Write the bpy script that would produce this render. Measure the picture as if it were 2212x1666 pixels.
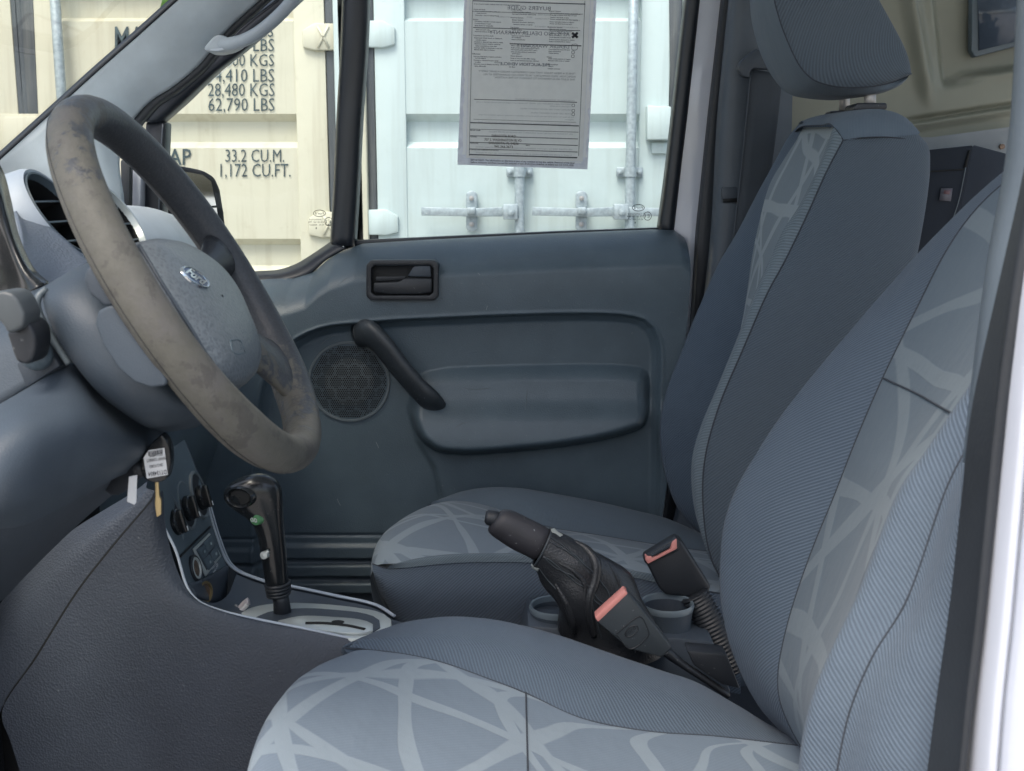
import bpy, bmesh, math, random
import numpy as np
from mathutils import Vector, Matrix
random.seed(4)
scene = bpy.context.scene
for o in list(bpy.data.objects): bpy.data.objects.remove(o)
R = math.radians
# ------------------------------------------------------------------ camera, sky, sun, exposure
ZC = 1.42                      # eye height above the yard
PITCH = R(10)
FPX, CX, CY = 2372.0, 1106.0, 833.0     # focal length and centre of the measured frame (2212 wide)
cam = bpy.data.cameras.new('camera'); camo = bpy.data.objects.new('camera', cam)
scene.collection.objects.link(camo); scene.camera = camo
camo.location = (0, 0, ZC); camo.rotation_euler = (R(90)-PITCH, 0, 0)
cam.sensor_width = 36; cam.lens = 36*FPX/2212; cam.clip_start = .05; cam.clip_end = 1500
cam.dof.use_dof = True; cam.dof.focus_distance = 1.75; cam.dof.aperture_fstop = 16
SUN_EL, SUN_AZ = R(62), R(205)         # azimuth measured from +Y clockwise
w = bpy.data.worlds.new('World'); scene.world = w; w.use_nodes = True
nt = w.node_tree; bg = nt.nodes['Background']
sky = nt.nodes.new('ShaderNodeTexSky'); sky.sky_type = 'NISHITA'; sky.sun_disc = False
sky.sun_elevation = SUN_EL; sky.sun_rotation = SUN_AZ; sky.air_density = 1.2; sky.dust_density = 5.0; sky.ozone_density = 1.0
nt.links.new(sky.outputs[0], bg.inputs[0]); bg.inputs[1].default_value = .15
sun = bpy.data.lights.new('sun', 'SUN'); sun.energy = 1.5; sun.angle = R(25); sun.color = (1, .97, .91)
suno = bpy.data.objects.new('sun', sun); scene.collection.objects.link(suno)
sd = Vector((math.sin(SUN_AZ)*math.cos(SUN_EL), math.cos(SUN_AZ)*math.cos(SUN_EL), math.sin(SUN_EL)))
suno.rotation_euler = sd.to_track_quat('Z', 'Y').to_euler()
scene.view_settings.view_transform = 'Standard'; scene.view_settings.look = 'None'
scene.view_settings.gamma = 1; scene.view_settings.exposure = 1.0
try: scene.view_settings.use_curve_mapping = False
except Exception: pass
scene.cycles.max_bounces = 10; scene.cycles.diffuse_bounces = 5; scene.cycles.transparent_max_bounces = 16

# ------------------------------------------------------------------ measuring helpers
CP, SP = math.cos(PITCH), math.sin(PITCH)
def ray(u, v):
    x = (u-CX)/FPX; y = (CY-v)/FPX
    return Vector((x, CP+y*SP, -SP+y*CP))
def P(u, v, Y):
    d = ray(u, v); t = Y/d.y
    return Vector((d.x*t, Y, ZC+d.z*t))
def PZ(u, v, Z):
    d = ray(u, v); t = (Z-ZC)/d.z
    return d*t+Vector((0, 0, ZC))
def PP(u, v, p0, n):
    d = ray(u, v); o = Vector((0, 0, ZC)); t = (p0-o).dot(n)/d.dot(n)
    return o+d*t
def pts(l, Y=None): return [P(a[0], a[1], a[2] if Y is None else Y) for a in l]
def lerp(a, b, t): return a+(b-a)*t
def smooth(a, b, x):
    t = np.clip((x-a)/(b-a), 0, 1); return t*t*(3-2*t)

def cr(p, n):
    """Catmull-Rom through p, n points evenly along its length"""
    p = [Vector(q) for q in p]
    if len(p) < 3:
        dense = [p[0].lerp(p[-1], i/40) for i in range(41)]
    else:
        q = [p[0]*2-p[1]]+p+[p[-1]*2-p[-2]]; dense = []
        for i in range(1, len(q)-2):
            a, b, c, d = q[i-1:i+3]
            t0 = 0; t1 = max((b-a).length, 1e-6)**.5; t2 = t1+max((c-b).length, 1e-6)**.5; t3 = t2+max((d-c).length, 1e-6)**.5
            for k in range(14):
                t = t1+(t2-t1)*k/14
                A1 = a*((t1-t)/(t1-t0))+b*((t-t0)/(t1-t0)); A2 = b*((t2-t)/(t2-t1))+c*((t-t1)/(t2-t1)); A3 = c*((t3-t)/(t3-t2))+d*((t-t2)/(t3-t2))
                B1 = A1*((t2-t)/(t2-t0))+A2*((t-t0)/(t2-t0)); B2 = A2*((t3-t)/(t3-t1))+A3*((t-t1)/(t3-t1))
                dense.append(B1*((t2-t)/(t2-t1))+B2*((t-t1)/(t2-t1)))
        dense.append(p[-1])
    L = [0]
    for i in range(1, len(dense)): L.append(L[-1]+(dense[i]-dense[i-1]).length)
    out = []; j = 0
    for k in range(n):
        s = L[-1]*k/(n-1)
        while j < len(L)-2 and L[j+1] < s: j += 1
        f = 0 if L[j+1] == L[j] else (s-L[j])/(L[j+1]-L[j])
        out.append(dense[j].lerp(dense[j+1], min(1, f)))
    return out

# ------------------------------------------------------------------ object helpers
COL = scene.collection
WORLD = {}
def thing(name, label, cat, loc, group=None, kind=None):
    o = bpy.data.objects.new(name, None); COL.objects.link(o); o.location = loc
    o.empty_display_size = .1
    o['label'] = label; o['category'] = cat
    if group: o['group'] = group
    if kind: o['kind'] = kind
    WORLD[o] = Vector(loc); return o
def put(name, me, m, parent=None, label=None, smoothf=True):
    """link mesh (world coordinates) as one object with its origin at its middle"""
    n = len(me.vertices); co = np.empty(n*3, 'f'); me.vertices.foreach_get('co', co); co = co.reshape(-1, 3)
    c = (co.min(0)+co.max(0))/2; co -= c; me.vertices.foreach_set('co', co.ravel().astype('f'))
    me.name = name
    if m is not None and not me.materials: me.materials.append(m)
    if smoothf: me.polygons.foreach_set('use_smooth', [True]*len(me.polygons))
    me.update()
    o = bpy.data.objects.new(name, me); COL.objects.link(o)
    c = Vector([float(a) for a in c])
    WORLD[o] = c
    if parent is not None:
        o.parent = parent; o.location = c-WORLD[parent]
    else: o.location = c
    if label: o['label'] = label
    return o
def solo(o, label, cat, group=None, kind=None):
    o['label'] = label; o['category'] = cat
    if group: o['group'] = group
    if kind: o['kind'] = kind
    return o
def bm_mesh(bm, angle=None):
    me = bpy.data.meshes.new('m'); bmesh.ops.recalc_face_normals(bm, faces=bm.faces)
    if angle:
        for e in bm.edges:
            if len(e.link_faces) == 2 and e.calc_face_angle(0) > angle: e.smooth = False
    bm.to_mesh(me); bm.free(); return me
def grid_mesh(rows, closeu=False, closev=False, caps=False):
    """rows: list of lists of points -> quad grid with UV in metres"""
    nr, nc = len(rows), len(rows[0])
    V = [p for r in rows for p in r]
    faces = []; R_ = nr if closev else nr-1; C_ = nc if closeu else nc-1
    for i in range(R_):
        for j in range(C_):
            a = i*nc+j; b = i*nc+(j+1) % nc; c = ((i+1) % nr)*nc+(j+1) % nc; d = ((i+1) % nr)*nc+j
            faces.append((a, b, c, d))
    if caps:
        faces.append(tuple(range(nc))[::-1]); faces.append(tuple((nr-1)*nc+k for k in range(nc)))
    me = bpy.data.meshes.new('m'); me.from_pydata([tuple(p) for p in V], [], faces)
    A = np.array([tuple(p) for p in V]).reshape(nr, nc, 3)
    du = np.r_[0, np.cumsum(np.linalg.norm(np.diff(A, axis=1), axis=2).mean(0))]
    dv = np.r_[0, np.cumsum(np.linalg.norm(np.diff(A, axis=0), axis=2).mean(1))]
    ul = me.uv_layers.new(name='UVMap'); uv = np.zeros((len(me.loops), 2)); k = 0
    duw = du[-1]+np.linalg.norm(A[:, 0]-A[:, -1], axis=1).mean(); dvw = dv[-1]+.01
    for i in range(R_):
        for j in range(C_):
            uj = du[j+1] if j+1 < nc else duw; vi = dv[i+1] if i+1 < nr else dvw
            uv[k:k+4] = ((du[j], dv[i]), (uj, dv[i]), (uj, vi), (du[j], vi)); k += 4
    ul.data.foreach_set('uv', uv.ravel())
    return me
def loft(curves, nu, nv):
    """smooth surface through key curves (each a point list)"""
    C = [cr(c, nu) for c in curves]
    cols = [cr([c[i] for c in C], nv) for i in range(nu)]
    return [[cols[i][j] for i in range(nu)] for j in range(nv)]
def surf(name, curves, nu, nv, m, parent, label=None, thick=0):
    o = put(name, grid_mesh(loft(curves, nu, nv)), m, parent, label)
    if thick:
        md = o.modifiers.new('shell', 'SOLIDIFY'); md.thickness = thick; md.offset = 0
    return o
def tube(path, rad, n=10, flat=1.0, dens=None, cap=True, up=None):
    """rows for a swept tube; rad number or list per key point"""
    k = dens or max(len(path)*6, 8)
    pa = cr(path, k)
    if isinstance(rad, (list, tuple)):
        rr = [v.x for v in cr([Vector((r, i*.0, 0)) for i, r in enumerate(rad)], k)] if False else list(np.interp(np.linspace(0, 1, k), arcpar(path), rad))
    else: rr = [rad]*k
    rows = []; nrm = None
    for i, p in enumerate(pa):
        t = (pa[min(i+1, k-1)]-pa[max(i-1, 0)]).normalized()
        if nrm is None:
            nrm = (up if up else (Vector((0, 0, 1)) if abs(t.z) < .9 else Vector((1, 0, 0))))
        nrm = (nrm-t*nrm.dot(t)).normalized(); b = t.cross(nrm)
        rows.append([p+(nrm*math.cos(a)*flat+b*math.sin(a))*rr[i] for a in [2*math.pi*q/n for q in range(n)]])
    return rows
def arcpar(path):
    L = [0]
    for a, b in zip(path, path[1:]): L.append(L[-1]+(Vector(b)-Vector(a)).length)
    return [x/L[-1] for x in L]
def tubeo(name, path, rad, m, parent=None, n=10, flat=1.0, dens=None, up=None, label=None):
    return put(name, grid_mesh(tube(path, rad, n, flat, dens, up=up), closeu=True, caps=True), m, parent, label)
def prism(poly, ext, bev=0, seg=2):
    """solid from polygon points + extrusion vector, bevelled"""
    bm = bmesh.new(); vs = [bm.verts.new(p) for p in poly]; f = bm.faces.new(vs)
    r = bmesh.ops.extrude_face_region(bm, geom=[f])
    bmesh.ops.translate(bm, verts=[g for g in r['geom'] if isinstance(g, bmesh.types.BMVert)], vec=ext)
    bmesh.ops.recalc_face_normals(bm, faces=bm.faces)
    if bev: bmesh.ops.bevel(bm, geom=list(bm.edges), offset=bev, segments=seg, profile=.5, affect='EDGES', clamp_overlap=True)
    return bm_mesh(bm, R(32))
def plate(name, px, Y, th, m, parent=None, bev=0, label=None, away=True):
    return put(name, prism([P(a[0], a[1], a[2] if len(a) > 2 else Y) for a in px], Vector((0, th if away else -th, 0)), bev), m, parent, label)
def boxm(c, s, bev=0, rot=None, seg=2):
    bm = bmesh.new(); bmesh.ops.create_cube(bm, size=1); M = Matrix.Diagonal((*s, 1))
    if rot is not None: M = rot.to_4x4() @ M
    bmesh.ops.transform(bm, matrix=Matrix.Translation(c) @ M, verts=bm.verts)
    if bev: bmesh.ops.bevel(bm, geom=list(bm.edges), offset=bev, segments=seg, profile=.5, affect='EDGES', clamp_overlap=True)
    return bm_mesh(bm, R(32))
def frame_of(n, up=Vector((0, 0, 1))):
    n = n.normalized(); x = up.cross(n); x = x.normalized() if x.length > 1e-5 else Vector((1, 0, 0)); return x, n.cross(x), n
def lathe(prof, c, n, seg=40, sx=1, sy=1, up=Vector((0, 0, 1))):
    """prof: (radius, height along n)"""
    x, y, n = frame_of(n, up)
    return [[c+n*h+(x*math.cos(a)*sx+y*math.sin(a)*sy)*r for a in [2*math.pi*k/seg for k in range(seg)]] for r, h in prof]
def lat(name, prof, c, n, m, parent=None, seg=40, sx=1, sy=1, caps=False, label=None, up=Vector((0, 0, 1)), sharp=R(40)):
    me = grid_mesh(lathe(prof, c, n, seg, sx, sy, up), closeu=True, caps=caps)
    o = put(name, me, m, parent, label)
    bm = bmesh.new(); bm.from_mesh(me); bmesh.ops.recalc_face_normals(bm, faces=bm.faces)
    for e in bm.edges:
        if len(e.link_faces) == 2 and e.calc_face_angle(0) > sharp: e.smooth = False
    bm.to_mesh(me); bm.free(); return o
def pxring(pairs, n=16):
    """rings from pixel pairs (left u,v, right u,v, Y, depth radius)"""
    rows = []
    for a, b, Y, dr in pairs:
        p, q = P(a[0], a[1], Y), P(b[0], b[1], Y); c = (p+q)/2; h = (q-p)/2
        rows.append([c+h*math.cos(t)+Vector((0, dr, 0))*math.sin(t) for t in [2*math.pi*k/n for k in range(n)]])
    return rows

from mathutils.bvhtree import BVHTree
def bvh_of(o):
    c = WORLD[o]; return BVHTree.FromPolygons([v.co+c for v in o.data.vertices], [tuple(p.vertices) for p in o.data.polygons])
def drape(b, l, off=.0008):
    """points of a surface that show at the given frame positions, lifted a little towards the eye"""
    out = []; o = Vector((0, 0, ZC))
    for u, v in l:
        d = ray(u, v).normalized(); h = b.ray_cast(o, d)
        if h[0] is not None: out.append(h[0]-d*off)
    return out

# ------------------------------------------------------------------ text
_tc = {}
def text_geo(s, bold=0.0):
    key = (s, bold)
    if key in _tc: return _tc[key]
    cu = bpy.data.curves.new('t', 'FONT'); cu.body = s; cu.resolution_u = 2; cu.offset = bold
    ob = bpy.data.objects.new('t', cu); COL.objects.link(ob)
    dg = bpy.context.evaluated_depsgraph_get(); me = bpy.data.meshes.new_from_object(ob.evaluated_get(dg))
    V = np.array([v.co[:] for v in me.vertices]) if len(me.vertices) else np.zeros((0, 3)); Fc = [tuple(p.vertices) for p in me.polygons]
    bpy.data.objects.remove(ob); bpy.data.curves.remove(cu); bpy.data.meshes.remove(me)
    _tc[key] = (V, Fc); return V, Fc
def text_mesh(items):
    """items: (string, origin, xdir over whole width, ydir over cap height, bold) joined in one flat mesh"""
    AV, AF = [], []
    for s, o, xd, yd, *b in items:
        V, Fc = text_geo(s, b[0] if b else 0.0)
        if not len(V): continue
        x0, x1 = V[:, 0].min(), V[:, 0].max(); base = len(AV)
        for v in V: AV.append(tuple(o+xd*((v[0]-x0)/(x1-x0))+yd*(v[1]/.69)))
        AF += [tuple(base+i for i in f) for f in Fc]
    me = bpy.data.meshes.new('m'); me.from_pydata(AV, [], AF); return me
def px_text(name, s, u0, u1, vb, vt, Y, m, parent, bold=.012, slope=0, mirror=False):
    a = P(u0, vb, Y); b = P(u1, vb+slope, Y); c = P(u0, vt, Y)
    if mirror: a, b = b, a; c = P(u1, vt+slope, Y)
    return put(name, text_mesh([(s, a, b-a, c-a, bold)]), m, parent, smoothf=False)

# ------------------------------------------------------------------ materials
def S(h):
    """sRGB 0-255 triple -> linear"""
    return tuple(((c/255)/12.92 if c/255 < .04045 else (((c/255)+.055)/1.055)**2.4) for c in h)
class N:
    def __init__(s, name):
        s.m = bpy.data.materials.new(name); s.m.use_nodes = True; s.t = s.m.node_tree; s.b = s.t.nodes['Principled BSDF']
        s.out = s.t.nodes['Material Output']
    def n(s, ty, **k):
        o = s.t.nodes.new(ty)
        for a, v in k.items():
            if a.startswith('i_'): o.inputs[a[2:].replace('_', ' ')].default_value = v
            else: setattr(o, a, v)
        return o
    def l(s, a, b): s.t.links.new(a, b)
    def mth(s, op, a, b=None, c=None):
        o = s.n('ShaderNodeMath', operation=op)
        for i, q in enumerate((a, b, c)):
            if q is None: continue
            if hasattr(q, 'is_output'): s.l(q, o.inputs[i])
            else: o.inputs[i].default_value = q
        return o.outputs[0]
    def mix(s, f, a, b, mode='MIX'):
        o = s.n('ShaderNodeMix', data_type='RGBA', blend_type=mode)
        for i, q in ((0, f), (6, a), (7, b)):
            if hasattr(q, 'is_output'): s.l(q, o.inputs[i])
            elif i == 0: o.inputs[0].default_value = q
            else: o.inputs[i].default_value = (*q[:3], 1)
        return o.outputs[2]
    def ramp(s, f, a, b, ca=(0, 0, 0), cb=(1, 1, 1)):
        o = s.n('ShaderNodeValToRGB'); e = o.color_ramp.elements
        e[0].position = a; e[1].position = b; e[0].color = (*ca, 1); e[1].color = (*cb, 1); s.l(f, o.inputs[0]); return o.outputs[0]
    def noise(s, sc, det=3, rough=.55, co='Object', vec=None):
        o = s.n('ShaderNodeTexNoise'); o.inputs['Scale'].default_value = sc; o.inputs['Detail'].default_value = det; o.inputs['Roughness'].default_value = rough
        s.l(vec if vec is not None else s.co(co), o.inputs['Vector']); return o.outputs['Fac']
    def co(s, k='Object'):
        if not hasattr(s, 'tc'): s.tc = s.n('ShaderNodeTexCoord')
        return s.tc.outputs[k]
    def bump(s, h, st, dist=.001, prev=None):
        o = s.n('ShaderNodeBump'); o.inputs['Strength'].default_value = st; o.inputs['Distance'].default_value = dist
        s.l(h, o.inputs['Height'])
        if prev is not None: s.l(prev, o.inputs['Normal'])
        return o.outputs[0]
    def base(s, c):
        if hasattr(c, 'is_output'): s.l(c, s.b.inputs['Base Color'])
        else: s.b.inputs['Base Color'].default_value = (*c[:3], 1)
    def setb(s, **k):
        for a, v in k.items(): s.b.inputs[a.replace('_', ' ')].default_value = v
def plain(name, c, rough=.5, metal=0, spec=.5, var=.06, vs=14, bump=0, bs=400, coat=0, scr=0):
    q = N(name); q.setb(Roughness=rough, Metallic=metal); q.b.inputs['Specular IOR Level'].default_value = spec
    n = q.noise(vs, 4)
    lo = tuple(x*(1-var*2) for x in c); hi = tuple(min(1, x*(1+var*2)) for x in c)
    col = q.ramp(n, .25, .75, lo, hi)
    if scr:       # light scuffs and dust specks
        sp = q.noise(220, 2); col = q.mix(q.mth('MULTIPLY', q.ramp(sp, .70, .76), scr), col, (.5, .52, .52))
    q.base(col)
    if coat: q.b.inputs['Coat Weight'].default_value = coat
    if bump:
        v = q.n('ShaderNodeTexVoronoi'); v.inputs['Scale'].default_value = bs; q.l(q.co(), v.inputs['Vector'])
        h = q.mth('ADD', v.outputs['Distance'], q.mth('MULTIPLY', q.noise(bs*1.7, 2), .6))
        q.l(q.bump(h, bump, .0005), q.b.inputs['Normal'])
    return q.m
PL = (.082, .112, .134)        # blue grey trim plastic
M = {}
M['plastic'] = plain('grained_grey_plastic', PL, .5, bump=.35, bs=520, scr=.25)
M['plastic_door'] = plain('door_trim_plastic', (.074, .104, .127), .38, bump=.6, bs=480, scr=.10)
M['plastic_dark'] = plain('dark_grey_plastic', (.042, .054, .070), .5, bump=.25, bs=600)
M['console'] = plain('console_side_plastic', (.046, .056, .074), .5, bump=1, bs=380, scr=.12)
M['pillar_dark'] = plain('dark_pillar_trim', (.058, .074, .094), .5, bump=.2, bs=600)
M['near_pillar'] = plain('grey_pillar_trim', (.098, .124, .150), .6, bump=.2, bs=600)
M['grain'] = plain('coarse_grained_plastic', (.13, .155, .195), .45, bump=.9, bs=330)
M['silver_dash'] = plain('pale_dash_plastic', (.40, .45, .51), .42, bump=.2, bs=700)
M['pillar'] = plain('pale_pillar_trim', (.50, .565, .61), .6, bump=.25, bs=600)
M['black'] = plain('black_plastic', (.018, .021, .026), .45, bump=.15, bs=600, scr=.2)
M['black_gloss'] = plain('glossy_black_plastic', (.010, .012, .0141), .22, bump=.06, bs=90, scr=.15)
M['rubber'] = plain('black_rubber', (.020, .024, .030), .55, bump=.2, bs=300)
M['window_black'] = plain('window_frame_black', (.014, .018, .025), .4, bump=.1, bs=500)
M['deep'] = plain('deep_black', (.004, .005, .006), .8)
M['white_paint'] = plain('white_body_paint', (.52, .55, .62), .22, coat=.6, var=.02)
M['chrome'] = plain('chrome', (.75, .77, .78), .16, 1.0, var=.02)
M['silver'] = plain('silver_plastic', (.50, .54, .53), .34, .35, var=.03)
M['brass'] = plain('brass', (.42, .33, .18), .35, .9)
M['rust_metal'] = plain('tarnished_metal', (.17, .12, .09), .5, .6, var=.25, vs=120)
M['galv'] = plain('galvanised_steel', (.31, .37, .40), .45, .25, var=.14, vs=60)
M['steel_grey'] = plain('steel_post', (.36, .35, .34), .4, .5)
M['red'] = plain('red_buckle_plastic', (.62, .25, .22), .45)
M['green'] = plain('green_button', (.07, .20, .09), .35)
M['buckle'] = plain('buckle_plastic', (.035, .043, .050), .42, bump=.2, bs=300, scr=.4)
M['white_tag'] = plain('white_label', (.66, .68, .70), .5, var=.02)
M['ink'] = plain('black_ink', (.02, .022, .03), .7)
M['stencil'] = plain('stencil_paint', (.035, .06, .07), .6, var=.3, vs=40)
M['carpet'] = plain('dark_carpet', (.022, .026, .032), .95, bump=1, bs=300)
M['belt'] = plain('belt_webbing', (.035, .045, .058), .7, bump=.5, bs=900)
M['liner'] = plain('cream_inner_panel', (.195, .205, .165), .42, var=.05, vs=6)
M['white_strip'] = plain('pale_strip', (.19, .215, .235), .5)
M['cabinet'] = plain('dark_cabinet', (.014, .019, .028), .75, spec=.25)
M['grip'] = plain('handbrake_grip', (.030, .029, .034), .5, bump=.15, bs=200, scr=.4)
M['engrave'] = plain('button_legend', (.30, .36, .37), .6)
M['column'] = plain('matte_column_plastic', (.042, .057, .075), .55, bump=.3, bs=700)
M['handle'] = plain('charcoal_handle_plastic', (.030, .037, .044), .42, bump=.3, bs=300, scr=.2)
M['rim'] = plain('cup_rim_highlight', (.13, .165, .19), .35)  # paler than the cup body: the rim's highlight is put into the colour
M['handle_grey'] = plain('grab_handle_plastic', (.29, .335, .38), .5, bump=.2, bs=600)
M['form_ink'] = plain('form_ink', (.10, .105, .12), .8)
M['mirror_black'] = plain('mirror_housing_plastic', (.006, .007, .009), .6, spec=.25)
M['stalk'] = plain('mid_grey_plastic', (.105, .130, .145), .42)
M['seam'] = plain('seam_thread', (.028, .034, .045), .9)
M['dots'] = plain('speaker_holes', (.006, .007, .009), .8)

def ground_mat():
    q = N('yard_concrete'); n = q.noise(.7, 6); n2 = q.noise(40, 3)
    q.base(q.mix(n2, q.ramp(n, .3, .7, (.30, .29, .27), (.42, .41, .38)), (.36, .35, .33))); q.setb(Roughness=.9)
    q.l(q.bump(n2, .4, .01), q.b.inputs['Normal']); return q.m
M['ground'] = ground_mat()
def container_mat(name, c, dirt):
    q = N(name); q.setb(Roughness=.5)
    n = q.noise(3, 5); n2 = q.noise(26, 5, .65)
    col = q.mix(q.mth('MULTIPLY', q.ramp(n, .35, .8), .10), c, tuple(x*.8 for x in c))
    st = q.mth('MULTIPLY', q.ramp(n2, .62, .78), .35)
    col = q.mix(st, col, dirt)
    mp = q.n('ShaderNodeMapping'); mp.inputs['Scale'].default_value = (26, 26, 1.6); q.l(q.co(), mp.inputs[0])
    sk = q.noise(1, 4, .6, vec=mp.outputs[0]); col = q.mix(q.mth('MULTIPLY', q.ramp(sk, .50, .72), .38), col, dirt)
    rs = q.noise(14, 6, .75); col = q.mix(q.mth('MULTIPLY', q.ramp(rs, .70, .745), .6), col, (.26, .16, .085)); q.base(col)
    q.l(q.bump(q.noise(9, 3), .25, .01), q.b.inputs['Normal']); return q.m
M['cream'] = container_mat('cream_container_paint', (.52, .512, .408), (.33, .29, .20))
M['whitec'] = container_mat('white_container_paint', (.44, .53, .535), (.33, .385, .37))
M['gasket'] = container_mat('container_gasket', (.045, .055, .065), (.22, .22, .20))

def ribs(q, period, ang, co='UV'):
    sp = q.n('ShaderNodeSeparateXYZ'); q.l(q.co(co), sp.inputs[0])
    a = q.mth('ADD', q.mth('MULTIPLY', sp.outputs[0], math.cos(ang)), q.mth('MULTIPLY', sp.outputs[1], math.sin(ang)))
    a = q.mth('ADD', a, q.mth('MULTIPLY', q.noise(9, 2), .0015))
    return q.mth('MULTIPLY_ADD', q.mth('SINE', q.mth('MULTIPLY', a, 2*math.pi/period)), .5, .5)
def rib_fabric(name, c, period=.0035, ang=.9, contrast=.30, rise=.4):
    q = N(name); q.setb(Roughness=.95); q.b.inputs['Sheen Weight'].default_value = .06; q.b.inputs['Specular IOR Level'].default_value = .2
    r = ribs(q, period, ang); fz = q.noise(900, 2); big = q.noise(7, 3)
    lo = tuple(x*(1-contrast) for x in c); hi = tuple(x*(1+contrast*.6) for x in c)
    col = q.mix(r, lo, hi); col = q.mix(q.mth('MULTIPLY', fz, .3), col, tuple(x*1.25 for x in c))
    col = q.mix(q.mth('MULTIPLY', q.ramp(big, .4, .75), .25), col, (c[0]*1.25, c[1]*1.22, c[2]*1.15))
    pk = q.bump(q.noise(24, 3), .35, .006)
    q.base(col); q.l(q.bump(q.mth('ADD', r, q.mth('MULTIPLY', fz, .5)), rise, .0012, pk), q.b.inputs['Normal']); return q.m
FB = (.076, .101, .134)
M['rib'] = rib_fabric('ribbed_grey_fabric', FB, ang=.75)
M['rib2'] = rib_fabric('ribbed_grey_fabric_side', (.088, .115, .150), ang=-.75, period=.0029)
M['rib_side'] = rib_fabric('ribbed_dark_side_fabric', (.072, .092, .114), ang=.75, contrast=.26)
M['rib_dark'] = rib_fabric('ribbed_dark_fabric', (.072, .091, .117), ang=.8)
M['smooth_fabric'] = rib_fabric('plain_grey_fabric', (.092, .119, .147), period=.0026, ang=.3, contrast=.05, rise=.16)
M['rib_light'] = rib_fabric('ribbed_light_fabric', (.120, .150, .172), ang=.6)
def web_fabric(name, base, line, sx, sy, rot=0.3, ox=0, rib=.35):
    q = N(name); q.setb(Roughness=.95); q.b.inputs['Sheen Weight'].default_value = .06; q.b.inputs['Specular IOR Level'].default_value = .2
    mp = q.n('ShaderNodeMapping'); mp.inputs['Rotation'].default_value = (0, 0, rot); mp.inputs['Scale'].default_value = (sx, sy, 1); mp.inputs['Location'].default_value = (ox, ox*.7, 0)
    q.l(q.co('UV'), mp.inputs[0])
    sp = q.n('ShaderNodeSeparateXYZ'); q.l(mp.outputs[0], sp.inputs[0])
    dn = q.n('ShaderNodeTexNoise'); dn.inputs['Scale'].default_value = .38; dn.inputs['Detail'].default_value = 1; q.l(mp.outputs[0], dn.inputs['Vector'])
    ds_ = q.n('ShaderNodeSeparateColor'); q.l(dn.outputs['Color'], ds_.inputs[0]); wn = q.noise(.9, 1, vec=mp.outputs[0])
    e = None
    for k, (an, spc, wd) in enumerate(((.15, 1.0, .085), (1.05, 1.25, .075), (2.2, 1.1, .07), (2.75, 1.7, .05), (1.6, 2.1, .04))):
        t = q.mth('ADD', q.mth('MULTIPLY', sp.outputs[0], math.cos(an)/spc), q.mth('MULTIPLY', sp.outputs[1], math.sin(an)/spc))
        t = q.mth('ADD', t, q.mth('MULTIPLY', ds_.outputs[k % 3], .95-.1*k)); t = q.mth('ADD', t, .37*k)
        d = q.mth('ABSOLUTE', q.mth('SUBTRACT', q.mth('FRACT', t), .5))
        wv = q.mth('MULTIPLY', q.mth('MULTIPLY_ADD', wn, 1.4, .1), wd)
        m_ = q.mth('MINIMUM', q.mth('MAXIMUM', q.mth('MULTIPLY', q.mth('SUBTRACT', wv, d), 90), 0), 1)
        e = m_ if e is None else q.mth('MAXIMUM', e, m_)
    fz = q.noise(800, 2); r = ribs(q, .004, .95)
    cell = q.mix(q.mth('MULTIPLY', r, rib), base, tuple(x*.72 for x in base))
    col = q.mix(e, cell, line); col = q.mix(q.mth('MULTIPLY', fz, .35), col, tuple(x*1.2 for x in base))
    q.base(col); q.l(q.bump(q.mth('ADD', q.mth('MULTIPLY', e, .6), q.mth('MULTIPLY', fz, .6)), .35, .0012, q.bump(q.noise(24, 3), .35, .006)), q.b.inputs['Normal']); return q.m
M['web'] = web_fabric('patterned_seat_fabric', (.130, .165, .206), (.196, .238, .272), 8.5, 7.5, .5, 0, .25)
M['web_back'] = web_fabric('patterned_backrest_fabric', (.096, .125, .152), (.145, .178, .200), 7.5, 4.2, .35, 3.1, .1)
M['web2'] = web_fabric('patterned_passenger_fabric', (.155, .188, .220), (.235, .275, .30), 8.5, 9, .6, 1.7, .1)
M['web2_back'] = web_fabric('patterned_passenger_back_fabric', (.150, .182, .205), (.26, .295, .31), 8, 5.5, .05, 5.3, .05)

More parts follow.
